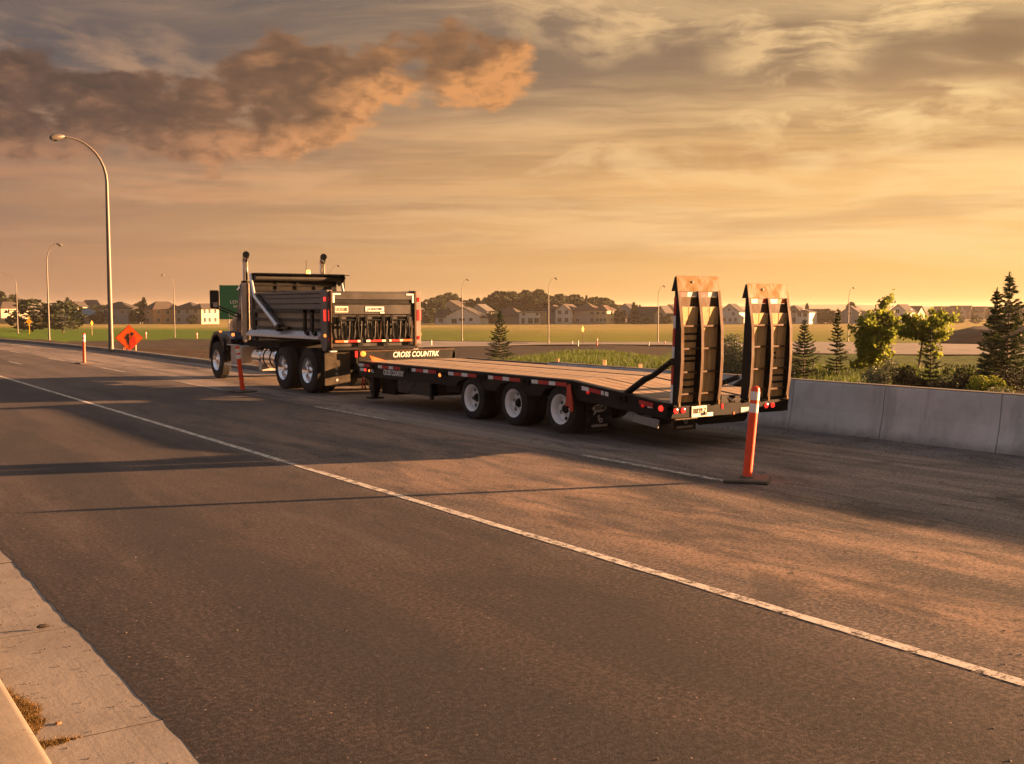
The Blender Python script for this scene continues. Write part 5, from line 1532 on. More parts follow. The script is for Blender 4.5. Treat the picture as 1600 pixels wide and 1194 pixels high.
FAR_TREES = [(212.6, 377, 6.9, 1.07, 'oval'), (211.2, 371.6, 6.6, 1.04, 'oval'), (224, 391.6, 7.7, 0.94, 'poplar'), (227.3, 394.5, 7.2, 1.05, 'oval'), (217.8, 375, 7.9, 1.09, 'spruce'), (225.8, 386.6, 8.5, 1, 'round'), (225.5, 382.6, 9.1, 1.03, 'poplar'), 
             (219.8, 370.2, 9.1, 0.8, 'round'), (236.5, 395.9, 9.7, 1.05, 'poplar'), (227.8, 378.5, 10.1, 0.95, 'oval'), (240.9, 397.1, 10.3, 1.1, 'spruce'), (244.8, 400.3, 11.3, 1.07, 'round'), (238.3, 386.7, 10.4, 1.1, 'oval'), (244.6, 394.4, 11, 1.1, 'poplar'), 
             (246.6, 395.4, 9.5, 0.76, 'poplar'), (227.4, 362, 9.1, 0.97, 'spruce'), (240.5, 380.7, 8.2, 1.07, 'round'), (235.7, 370.7, 8.2, 0.78, 'spruce'), (253.1, 395, 9, 0.85, 'oval'), (238.1, 369.3, 7.9, 1.09, 'round'), (253.2, 389.3, 8.3, 0.89, 'poplar'), 
             (248.6, 378.8, 7.3, 1.08, 'spruce'), (257.7, 389.8, 8.4, 0.9, 'oval'), (235.7, 354.4, 9.1, 0.9, 'spruce'), (233.4, 350.7, 7.9, 1.02, 'round'), (253.7, 378.5, 10, 0.87, 'spruce'), (231.6, 344.7, 6.9, 0.82, 'round'), (245.7, 363.2, 10.3, 0.96, 'oval'), 
             (236.2, 350.4, 8.7, 1.1, 'oval'), (263.8, 387.5, 10.6, 0.99, 'oval'), (236.6, 348.9, 7.9, 0.89, 'oval'), (242.7, 354.5, 10, 0.86, 'oval'), (236.7, 346.2, 7.2, 1.1, 'round'), (263.6, 382.9, 10.1, 0.91, 'oval'), (237.9, 346.5, 8.4, 0.87, 'round'), 
             (263.1, 378.9, 10.4, 0.87, 'oval'), (240.6, 347.8, 8.5, 0.89, 'oval'), (254.2, 363.3, 10.3, 1.07, 'poplar'), (242.8, 348.2, 9.2, 1.11, 'oval'), (245.7, 348.6, 9.4, 0.91, 'oval'), (245.1, 346.8, 6.8, 0.99, 'round'), (249.4, 350.8, 9.6, 0.84, 'spruce'), 
             (242.6, 343, 6.9, 0.87, 'oval'), (252, 351.9, 10.7, 0.85, 'oval'), (244.3, 340.6, 8.5, 1.13, 'round'), (261.1, 362.3, 10.3, 1.02, 'poplar'), (245.5, 341.2, 8.6, 1.09, 'round'), (271.3, 374.1, 10.4, 0.75, 'oval'), (244.1, 336.3, 7, 0.89, 'oval'), 
             (263.3, 360.5, 10, 1.02, 'oval'), (244.8, 336.8, 8.6, 0.84, 'round'), (265.6, 361.2, 11.1, 0.92, 'oval'), (247.7, 337.9, 9.6, 0.94, 'oval'), (264.4, 357.2, 10.6, 0.79, 'spruce'), (250.9, 340.7, 8, 1, 'round'), (264.3, 354.7, 9.5, 1.03, 'poplar'), 
             (250.5, 335.8, 7.6, 0.97, 'oval'), (255.6, 340.9, 8.7, 0.83, 'oval'), (253.6, 338.9, 6.6, 0.88, 'round'), (282.9, 374, 8.9, 0.95, 'spruce'), (255.3, 336.3, 7.5, 1.13, 'oval'), (272.3, 357.4, 9.5, 1.03, 'poplar'), (253.5, 332, 7.2, 0.94, 'round'), 
             (263.9, 343.9, 9.4, 0.76, 'oval'), (258.6, 335.9, 7.9, 1.04, 'oval'), (287.7, 372.2, 9.1, 0.95, 'oval'), (257.5, 333.1, 7.3, 0.83, 'round'), (284.3, 365.3, 9, 0.83, 'oval'), (258.5, 333.2, 7.1, 1.06, 'oval'), (277.9, 354.9, 9.3, 1.09, 'spruce'), 
             (261.8, 334.7, 7.4, 1.1, 'round'), (282.3, 358.2, 9.4, 0.93, 'poplar'), (262.9, 333.6, 6.7, 0.85, 'round'), (291.3, 367.1, 9.5, 0.96, 'poplar'), (263.7, 331.2, 7.7, 0.85, 'oval'), (293, 366.1, 8.5, 0.85, 'poplar'), (265.6, 331.2, 6.4, 1, 'oval'), 
             (281.1, 348.4, 9, 0.88, 'spruce'), (262.7, 326.7, 7, 1.07, 'round'), (274.5, 338, 8.1, 0.95, 'poplar'), (263.2, 322.8, 5.8, 1.15, 'round'), (283.4, 346.2, 8.4, 0.83, 'oval'), (267.5, 327.6, 5.8, 1.14, 'oval'), (275, 333.9, 8.6, 0.97, 'spruce'), 
             (270.9, 328.4, 7.3, 0.86, 'round'), (275.5, 332.5, 8.1, 0.84, 'oval'), (269.2, 323.7, 6.9, 1.06, 'oval'), (283.9, 341, 8.2, 0.78, 'oval'), (269.9, 323.7, 5.5, 0.84, 'oval'), (277.1, 331.1, 8.1, 1.06, 'oval'), (274.1, 326.3, 6.8, 0.93, 'oval'), 
             (278.3, 330, 7.6, 1.08, 'spruce'), (271.8, 322.8, 5.4, 1.03, 'oval'), (297.7, 351.2, 7.4, 0.98, 'poplar'), (272.3, 320.6, 5.8, 1.12, 'oval'), (304, 356.7, 5.9, 0.98, 'oval'), (297.3, 346.4, 5.8, 0.91, 'round'), (282.4, 327.1, 5.7, 0.81, 'spruce'), 
             (291.1, 334.8, 5.1, 0.84, 'poplar'), (295.8, 338.1, 4.7, 0.84, 'spruce'), (311.1, 353, 5.2, 0.91, 'round'), (309.6, 348.7, 5.8, 0.79, 'poplar'), (302.2, 338.4, 5.9, 1.07, 'spruce'), (298.7, 332.7, 4.9, 1.01, 'oval'), (306, 338.1, 5.1, 1.05, 'oval'), 
             (306.2, 335.8, 5.5, 0.82, 'oval'), (315.6, 344.2, 5.1, 0.91, 'spruce'), (307.9, 333.7, 4.6, 0.95, 'round'), (319.9, 344.2, 3.8, 0.98, 'round'), (296.3, 317.4, 4.8, 1.01, 'spruce'), (300.2, 319.7, 5, 1.02, 'poplar'), (298.5, 316.1, 4.2, 0.85, 'poplar'), 
             (321.1, 337.7, 5, 0.97, 'poplar'), (313, 327.6, 4.5, 0.92, 'oval'), (325.4, 339, 4.4, 0.99, 'round'), (80.2, 499.7, 11.9, 1.3, 'poplar'), (81, 489.7, 9, 1, 'oval'), (84.4, 499.2, 10.5, 1, 'poplar'), (84.8, 491.2, 10.7, 1, 'spruce'), 
             (86.5, 490.9, 8.6, 0.9, 'round'), (97.6, 468.7, 7.5, 0.9, 'oval'), (103.3, 481.6, 9.6, 1.2, 'spruce'), (105.3, 484.8, 8.5, 1, 'spruce'), (107.3, 480.8, 7.6, 1, 'round'), (106.3, 466, 6.7, 1, 'oval'), (110, 475.2, 7.4, 1, 'spruce'), 
             (110.4, 464.9, 6.5, 1, 'round'), (110.2, 451.3, 6.5, 1.1, 'round'), (111.8, 447.8, 6.6, 1, 'oval'), (114.9, 446.9, 6.5, 1, 'round'), (122.8, 445.9, 6.9, 1, 'round'), (124.6, 443.2, 9.3, 1.1, 'spruce'), (126.6, 454.1, 7.8, 1, 'oval'), 
             (136.6, 454.5, 6.8, 1, 'round'), (137.8, 447.8, 6.5, 1, 'round'), (139.6, 442.3, 6.2, 0.9, 'oval'), (145.5, 446.5, 6.5, 1.2, 'round'), (146.1, 433.5, 6.8, 1.2, 'round'), (150.6, 436.2, 6.3, 1, 'oval'), (155.1, 443.7, 6.5, 1, 'round'), 
             (92.7, 384, 4, 1.5, 'round'), (91.2, 385, 3.1, 1.3, 'round'), (85.5, 391.4, 2.7, 1.5, 'round'), (87.9, 389.8, 2, 1.6, 'round'), (118.5, 363.5, 3, 1.3, 'round'), (105.3, 377.6, 6.2, 1.6, 'spruce'), (106.8, 379, 8, 1.3, 'spruce'), 
             (104.3, 379.5, 4.8, 1.2, 'round'), (205, 305.7, 4.2, 1.4, 'round'), (204.1, 306.3, 3.5, 1.3, 'round'), (204.8, 310.7, 3, 1.2, 'round'), (247.8, 280.7, 7.2, 1.1, 'spruce'), (248.4, 280.3, 5.9, 1.2, 'spruce'), (245.1, 285.1, 4.6, 1.1, 'round'), 
             (253.2, 272.1, 3.1, 1.1, 'spruce'), (254.6, 271.1, 2.7, 1.3, 'round'), (250.5, 276.4, 2.5, 1.4, 'round'), (238.8, 284.6, 2, 1.3, 'round'), (224, 304.6, 3, 1, 'oval'), (283.1, 284.1, 5.8, 1, 'oval'), (298.2, 279.7, 4.9, 1.3, 'spruce'), 
             (298.3, 277.2, 4.4, 1.3, 'round'), (301.4, 277.5, 4.7, 1.3, 'round'), (317.3, 266.4, 5.9, 1.1, 'spruce'), (317.3, 264, 5.2, 1, 'spruce'), (312.2, 257.8, 6.8, 1.3, 'spruce'), (316.6, 257.2, 4.2, 1.4, 'round'), (310.1, 247.1, 4.9, 1.6, 'round'), 
             (307.9, 243.7, 4, 1.5, 'round'), (312, 250.6, 4.5, 1.4, 'round'), (330.4, 257.3, 4.4, 1.3, 'spruce'), (317.2, 242.1, 7.3, 1.6, 'poplar'), (332.1, 250, 4.3, 1.4, 'round'), (337.9, 252.1, 4.1, 1.3, 'round'), (339.5, 250.9, 4.4, 1, 'round'), 
             (366.7, 256.4, 4.1, 1, 'round'), (396.8, 259.8, 5, 0.9, 'spruce'), (379.8, 247.2, 5.2, 1.2, 'poplar'), (339.2, 217, 3.2, 2, 'round'), (341.4, 215.5, 2.6, 2, 'round'), (339.7, 219.1, 2.3, 1.6, 'round'), (354, 216.4, 2.8, 1.6, 'round'), 
             (318.1, 180.5, 6.1, 1.3, 'poplar'), (345.7, 197.8, 4.9, 1, 'spruce'), (395.2, 248.6, 3.7, 0.8, 'spruce'), (408.8, 251.4, 3.6, 0.8, 'spruce'), (404.6, 242.1, 3.8, 0.8, 'spruce'), (200, 348.2, 4.2, 1.2, 'spruce'), (195.7, 332.9, 5.5, 1.4, 'round'), 
             (194.7, 327.5, 4.6, 1.4, 'round'), (206.9, 343.4, 7.3, 1, 'oval'), (196.2, 346, 3.7, 1.3, 'round'), (190.4, 325.6, 3.1, 1.5, 'round'), ]
# ------------------------------------------------------------------ vegetation
vr = np.random.default_rng(12)


def tri_cards(C_, U, V, tone):
    """leaf-size rhombs: centres (n,3), half axes U,V (n,3)"""
    n = len(C_)
    v = np.stack([C_ - U, C_ - V * .9, C_ + U, C_ + V], 1).reshape(-1, 3)
    f = np.arange(4 * n).reshape(n, 4)
    return v, f, np.repeat(tone, 4)


def unit(a): return a / np.maximum(np.linalg.norm(a, axis=1, keepdims=True), 1e-6)


def spruce_mesh(h, rad, levels, per, needles, seed, gap=.15, droop=.25, bare=.02):
    g = np.random.default_rng(seed)
    Cs, Us, Vs, Ts = [], [], [], []
    zs = np.linspace(bare, .985, levels) + g.normal(0, .006, levels)
    stems = []
    for z in zs:
        k = max(3, int(per * (1 - z * .55)))
        for a in np.arange(k) * 2 * np.pi / k + g.uniform(0, 6):
            if g.random() < gap: continue
            L = rad * ((1 - z) ** .85 * .97 + .05) * g.uniform(.65, 1.15)
            base = np.array([0, 0, z * h])
            d = np.array([np.cos(a), np.sin(a), 0]); up = .38 * z - droop * (1 - z) + g.normal(0, .05)
            n = max(5, int(needles * (.3 + L / rad)))
            t = np.sort(g.uniform(.08, 1, n))
            p = base + np.outer(t * L, d); p[:, 2] += L * (up * t + .30 * t * t)
            side = np.array([-d[1], d[0], 0])
            wdt = L * .26 * (1.08 - t) * g.uniform(-1, 1, n)
            p += np.outer(wdt, side); p[:, 2] += g.normal(-.012, .014, n) * h * .3
            stems.append((base, base + d * L + np.array([0, 0, L * (up + .3)])))
            dr = unit(np.outer(np.ones(n), d) + np.outer(np.sign(wdt) * .75, side) + g.normal(0, .25, (n, 3)) + np.array([0, 0, -.15]))
            ln = h * .022 * g.uniform(.8, 1.6, n)
            nv = unit(np.cross(dr, g.normal(0, 1, (n, 3)) + np.array([0, 0, 1.5])))
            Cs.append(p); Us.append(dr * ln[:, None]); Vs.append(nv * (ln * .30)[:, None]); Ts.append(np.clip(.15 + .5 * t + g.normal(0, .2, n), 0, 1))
    # leader
    n = 40; t = g.uniform(.84, 1.03, n)
    p = np.stack([g.normal(0, .006, n) * h, g.normal(0, .006, n) * h, t * h], 1)
    dr = unit(g.normal(0, .55, (n, 3)) + np.array([0, 0, 1.1])); ln = h * .018 * g.uniform(.8, 1.3, n)
    Cs.append(p); Us.append(dr * ln[:, None]); Vs.append(unit(np.cross(dr, g.normal(0, 1, (n, 3)))) * (ln * .35)[:, None]); Ts.append(g.uniform(.3, 1, n))
    v, f, tn = tri_cards(np.concatenate(Cs), np.concatenate(Us), np.concatenate(Vs), np.concatenate(Ts))
    return np_mesh('spruce_crown', v, f, M['spruce'], {'tone': tn}), stems


def spruce(label, x, y, z, h, rad, levels, per, needles, seed, gap=.15, name='spruce_tree', group='young spruces planted along the barrier', **kw):
    t = thing(name, label, 'tree', (x, y, z), 0, group)
    me, stems = spruce_mesh(h, rad, levels, per, needles, seed, gap, **kw)
    inst('crown', me, t)
    b = MB().tube([(x, y, z - .15), (x + .01, y, z + h * .5), (x, y, z + h * .97)], [h * .014, h * .009, h * .002], 7)
    for a, c_ in stems:
        b.tube([Vector(a) + Vector((x, y, z)), Vector(c_) + Vector((x, y, z))], [h * .003, h * .0008], 3, cap=False)
    b.build('trunk', M['bark'], t)
    return t


spruce('small dark spruce rising behind the middle of the trailer deck', 21.37, 31.42, H(21.4, 31.4) - .05, 1.72, .55, 20, 9, 50, 1, .12)
spruce('bushy young spruce just right of the raised ramps', 23.97, 19.86, 0.0, 1.66, .55, 20, 10, 55, 2, .08)
spruce('thin young spruce second right of the ramps', 25.56, 19.97, 0.0, 1.95, .40, 22, 8, 40, 3, .18)
spruce('short spruce with drooping low branches in front of the broad leafed trees', 23.33, 15.43, -.02, 1.52, .52, 15, 9, 55, 4, .2)
spruce('tallest spruce with open branches at the right edge', 24.88, 14.35, 0.0, 2.80, .78, 27, 8, 48, 5, .2)
spruce('tall dense spruce close beside the tallest one', 25.58, 15.08, 0.0, 2.45, .58, 26, 10, 55, 6, .1)


def broad(label, x, y, z, h, trunk_h, seed, n_leaf, lean=0., spread=.55, mat='leaf', leaf=.035, top2=True, wide=0., group='young broad leafed trees behind the barrier'):
    g = np.random.default_rng(seed)
    t = thing('broadleaf_tree', label, 'tree', (x, y, z), 0, group)
    b = MB(); tips = []
    def grow(p, d, L, r, lev):
        pts = [p]; dd = d.copy()
        for i in range(4):
            dd = dd + g.normal(0, .10, 3) + np.array([0, 0, .06]); dd /= np.linalg.norm(dd)
            pts.append(pts[-1] + dd * L / 4)
        b.tube([Vector(q) for q in pts], [r * (1 - .14 * i) for i in range(5)], 6 if lev < 2 else 4, cap=False)
        for q in pts[2:]: tips.append((q, lev))
        if lev >= 3: return
        for k in range(4 if lev else 6):
            a = g.uniform(0, 2 * np.pi); s = g.uniform(.5, .95)
            f = g.uniform(.12, 1.0); q = pts[min(4, int(f * 4))]
            nd = dd + (s + wide) * np.array([np.cos(a), np.sin(a), g.uniform(-.15, .35)]); nd /= np.linalg.norm(nd)
            grow(q, nd, L * g.uniform(.50, .74), r * .5, lev + 1)
    grow(np.array([x, y, z - .1]), np.array([lean, 0, 1.]), h * .52, h * .016, 0)
    b.build('trunk', M['bark'], t)
    P = np.array([q for q, l in tips if l >= 1 and q[2] > z + trunk_h]); w = np.array([1. + l for q, l in tips if l >= 1 and q[2] > z + trunk_h]); w /= w.sum()
    i = g.choice(len(P), n_leaf, p=w)
    c = P[i] + g.normal(0, .055 * h / 2.3, (n_leaf, 3)); c -= np.array([x, y, z])
    keep = c[:, 2] > trunk_h * .8; c = c[keep]; n = len(c)
    u = unit(g.normal(0, 1, (n, 3)) + np.array([0, 0, -.5])); vv = unit(np.cross(u, g.normal(0, 1, (n, 3))))
    s = leaf * g.uniform(.7, 1.3, n)
    v, f, tn = tri_cards(c, u * s[:, None], vv * (s * .75)[:, None], np.clip(g.normal(.5, .28, n), 0, 1))
    inst('crown', np_mesh('crown', v, f, M[mat], {'tone': tn}), t)
    return t


broad('wide bright green broad leafed tree, left of the pair behind the barrier', 28.0, 20.6, 0.05, 2.75, .16, 31, 8500, .0, leaf=.052, wide=.7)
broad('bright green broad leafed tree with bare pale stem, right of the pair', 29.9, 20.2, 0.05, 2.6, .45, 44, 5000, .05, leaf=.052, wide=.5)


def bush(label, x, y, z, w, h, seed, n, mat, leaf=.03, name='shrub', group='shrubs planted behind the barrier', flat=1.):
    g = np.random.default_rng(seed)
    t = thing(name, label, 'shrub', (x, y, z), 0, group)
    k = 14; n = int(n * 1.5); leaf *= 1.15
    cc = np.stack([g.normal(0, w * .26, k), g.normal(0, w * .26, k), g.uniform(.15, .85, k) * h], 1)
    cc[:, 2] *= 1 - .5 * np.clip((np.hypot(cc[:, 0], cc[:, 1]) / (w * .6)) ** 2, 0, 1)
    i = g.integers(0, k, n)
    d = unit(g.normal(0, 1, (n, 3))) * (g.uniform(.3, 1, n) ** .5)[:, None] * np.array([w * .24, w * .24, h * .28])
    c = cc[i] + d; c[:, 2] = np.abs(c[:, 2]) + .01
    u = unit(g.normal(0, 1, (n, 3)) + np.array([0, 0, .6])); vv = unit(np.cross(u, g.normal(0, 1, (n, 3))))
    s = leaf * g.uniform(.6, 1.4, n)
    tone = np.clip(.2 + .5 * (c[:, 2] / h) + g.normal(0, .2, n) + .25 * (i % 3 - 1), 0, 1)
    v, f, tn = tri_cards(c, u * s[:, None], vv * (s * .45)[:, None], tone)
    inst('foliage', np_mesh('foliage', v, f, M[mat], {'tone': tn}), t)
    b = MB()
    for q in cc[:9]: b.tube([Vector((x, y, z - .05)), Vector((x + q[0] * .6, y + q[1] * .6, z + q[2] * .6)), Vector((x + q[0], y + q[1], z + q[2]))], [.012, .008, .003], 4, cap=False)
    b.build('stem', M['bark'], t)
    return t


bush('grey green willowy shrub seen between the two ramps', 22.24, 21.07, -.03, 1.5, 1.35, 7, 3800, 'sage', .035)
bush('pale sage shrub below the broad leafed trees', 23.25, 16.71, 0.0, .95, .72, 8, 2600, 'sage', .024)
bush('second grey shrub behind the right ramp', 24.3, 20.85, 0.0, 1.1, .85, 9, 1800, 'sage', .03)
bush('dark brown low shrub between the sage shrub and the short spruce', 22.84, 15.77, -.02, .85, .62, 10, 2400, 'darkbush', .022)
bush('dark rounded shrub left of the two tall spruces', 23.9, 14.9, 0.0, 1.1, .62, 11, 3000, 'darkbush', .022)
bush('low dark shrub in front of the short spruce', 22.4, 14.5, 0.0, .8, .36, 12, 1800, 'darkbush', .02)
bush('dark shrub at the right edge under the tallest spruce', 24.0, 13.5, 0.0, 1.1, .74, 13, 2600, 'darkbush', .022)
bush('yellow green leafy shrub at the foot of the tall spruces', 23.0, 13.75, 0.0, .65, .50, 14, 1300, 'leaf', .03)
bush('low silver shrub behind the barrier at the right edge', 20.9, 12.1, 0.0, .75, .42, 15, 1500, 'sage', .02)


# grass on the bank behind the barrier (uncountable)
def blades(name, pts, h, w, mat, seed, lean=.35):
    g = np.random.default_rng(seed); n = len(pts)
    a = g.uniform(0, 2 * np.pi, n); hh = h * g.uniform(.5, 1.3, n); ww = w * g.uniform(.7, 1.3, n)
    d = np.stack([np.cos(a), np.sin(a), np.zeros(n)], 1)
    l = g.normal(0, lean, (n, 2))
    top = pts + np.stack([l[:, 0] * hh, l[:, 1] * hh, hh], 1)
    v = np.stack([pts - d * ww[:, None], pts + d * ww[:, None], top], 1).reshape(-1, 3)
    tone = np.clip(g.normal(.5, .25, n) + .35 * np.sin(pts[:, 0] * .9) * np.sin(pts[:, 1] * .7), 0, 1)
    o = link(bpy.data.objects.new(name, np_mesh(name, v, np.arange(3 * n).reshape(n, 3), mat, {'tone': np.repeat(tone, 3)})))
    return tag(o, kind='stuff')


n = 150000
px_ = 14.5 + 24 * vr.random(n) ** 1.25; py_ = vr.uniform(3, 46, n)
bm_ = sst(py_ - .9 * px_, 9., 15.)
cl = .5 + .5 * np.sin(px_ * 1.1 + np.sin(py_ * .8) * 2) * np.sin(py_ * .9)
bed_ = (1 - sst(py_, 16.2, 18.2)) * (1 - sst(px_, 24.2, 26.))
keep = (vr.random(n) > bm_) & (vr.random(n) > bed_ * .93) & (vr.random(n) < .55 + .45 * cl)
P_ = np.stack([px_, py_, hgt(px_, py_) - .07], 1)[keep]
blades('bank_grass', P_, .17, .012, M['grass'], 5)
# weeds in the gutter joint along the kerb
wv = []
for yc, ln, wd in ((5.92, .10, .05), (5.60, .36, .13), (5.42, .20, .12), (5.10, .05, .22), (4.72, .12, .07), (6.30, .10, .04), (5.55, .30, .05), (4.55, .10, .10), (6.9, .06, .03)):
    k = int(14000 * ln * wd * 3.2) + 150
    yy_ = yc + vr.normal(0, ln * .42, k) * 1.; t_ = vr.random(k) ** 1.5
    xx_ = .89 + t_ * wd * (1 - np.clip(np.abs(yy_ - yc) / ln, 0, 1) * .7)
    wv.append(np.stack([xx_, yy_, np.full(k, -.004)], 1))
blades('weeds', np.concatenate(wv), .022, .0022, M['dry'], 9, .9)

# ------------------------------------------------------------------ far trees (shared meshes)
def far_crown(kind, seed):
    g = np.random.default_rng(seed); n = 560
    if kind == 'spruce':
        t = g.uniform(0, 1, n) ** .8; r = (.22 * (1 - t) + .012) * g.uniform(.4, 1, n) * (1 + .3 * np.sin(t * 40)); z = .08 + .92 * t
    elif kind == 'poplar':
        t = g.uniform(0, 1, n); r = .135 * np.sin(np.pi * np.clip(t * .92 + .06, 0, 1)) ** .6 * g.uniform(.5, 1, n); z = .06 + .94 * t
    else:
        t = g.uniform(0, 1, n); r = (.36 if kind == 'round' else .27) * np.sin(np.pi * np.clip(t * .86 + .1, 0, 1)) ** .65 * g.uniform(.55, 1.08, n); z = .12 + .88 * t
    a = g.uniform(0, 2 * np.pi, n)
    lump = 1 + .22 * np.sin(3 * a + seed) * np.sin(z * 9 + seed)
    c = np.stack([r * lump * np.cos(a), r * lump * np.sin(a), z], 1)
    u = unit(g.normal(0, 1, (n, 3))); v_ = unit(np.cross(u, g.normal(0, 1, (n, 3))))
    s = (.05 if kind != 'spruce' else .035) * g.uniform(.6, 1.4, n)
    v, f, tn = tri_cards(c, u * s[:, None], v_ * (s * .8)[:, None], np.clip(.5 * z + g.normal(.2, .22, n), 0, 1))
    return np_mesh('far_crown', v, f, M['far_leaf'], {'tone': tn})


FAR = {k: [far_crown(k, 10 * i + j) for j in range(3)] for i, k in enumerate(('spruce', 'poplar', 'round', 'oval'))}
ftr = MB().tube([(0, 0, -.03), (0, 0, .3)], [.018, .012], 5, cap=False).mesh('far_trunk', M['bark'])
LBL = {'spruce': 'dark pointed spruce standing among the distant houses', 'poplar': 'narrow columnar poplar standing among the distant houses',
       'round': 'dark round broad leafed tree among the distant houses', 'oval': 'tall oval tree in the woodland behind the distant houses'}
fr = random.Random(17)


def far_tree(x, y, h, w, kind, label=None):
    t = thing('distant_tree', label or LBL[kind], 'tree', (x, y, H(x, y) - .1), fr.uniform(0, 6), 'distant trees around the houses')
    t.scale = (h * w * 1.25, h * w * 1.25, h)
    inst('crown', fr.choice(FAR[kind]), t); inst('trunk', ftr, t)


ZONES = [(12.5, 'at the far left behind the tan house'), (15.0, 'behind the blue roofed house'), (18.8, 'right of the nearest lamp'), (21.5, 'near the green road sign'),
         (31.2, 'just right of the tailgate'), (33.2, 'behind the long white house'), (35.6, 'left of the middle lamp'), (37.3, 'behind the middle lamp'), (40.4, 'behind the pink beige house'), (42.2, 'left of the ramps'),
         (45, 'beside the left ramp'), (47.8, 'between the two ramps'), (51.0, 'behind the bushy young spruce'), (53.6, 'behind the thin young spruce'), (56.2, 'behind the broad leafed trees'), (90, 'above the soil mound')]
KIND = {'spruce': 'dark pointed spruce', 'poplar': 'narrow columnar poplar', 'round': 'round bushy tree', 'oval': 'oval crowned tree'}
for x, y, h, w, kind in FAR_TREES:
    b_ = math.degrees(math.atan2(x, y)); dist = x * .572 + y * .82
    zone = next(q for lim, q in ZONES if b_ < lim)
    far_tree(x, y, h * (1.2 if dist > 402 and 33 < b_ < 42 else 1.06), w, kind, ('low ' if h < 5 else 'tall ' if h > 10.5 else '') + KIND[kind] + (' among houses ' if dist < 402 else ' in the tree line ') + zone)
far_tree(42.2, 228., 6.6, 1.5, 'round', 'big dark leafy tree behind the far left lamp and yellow arrow sign')
far_tree(47.5, 226., 6.2, 1.5, 'round', 'big dark leafy tree beside the second lamp on the left')
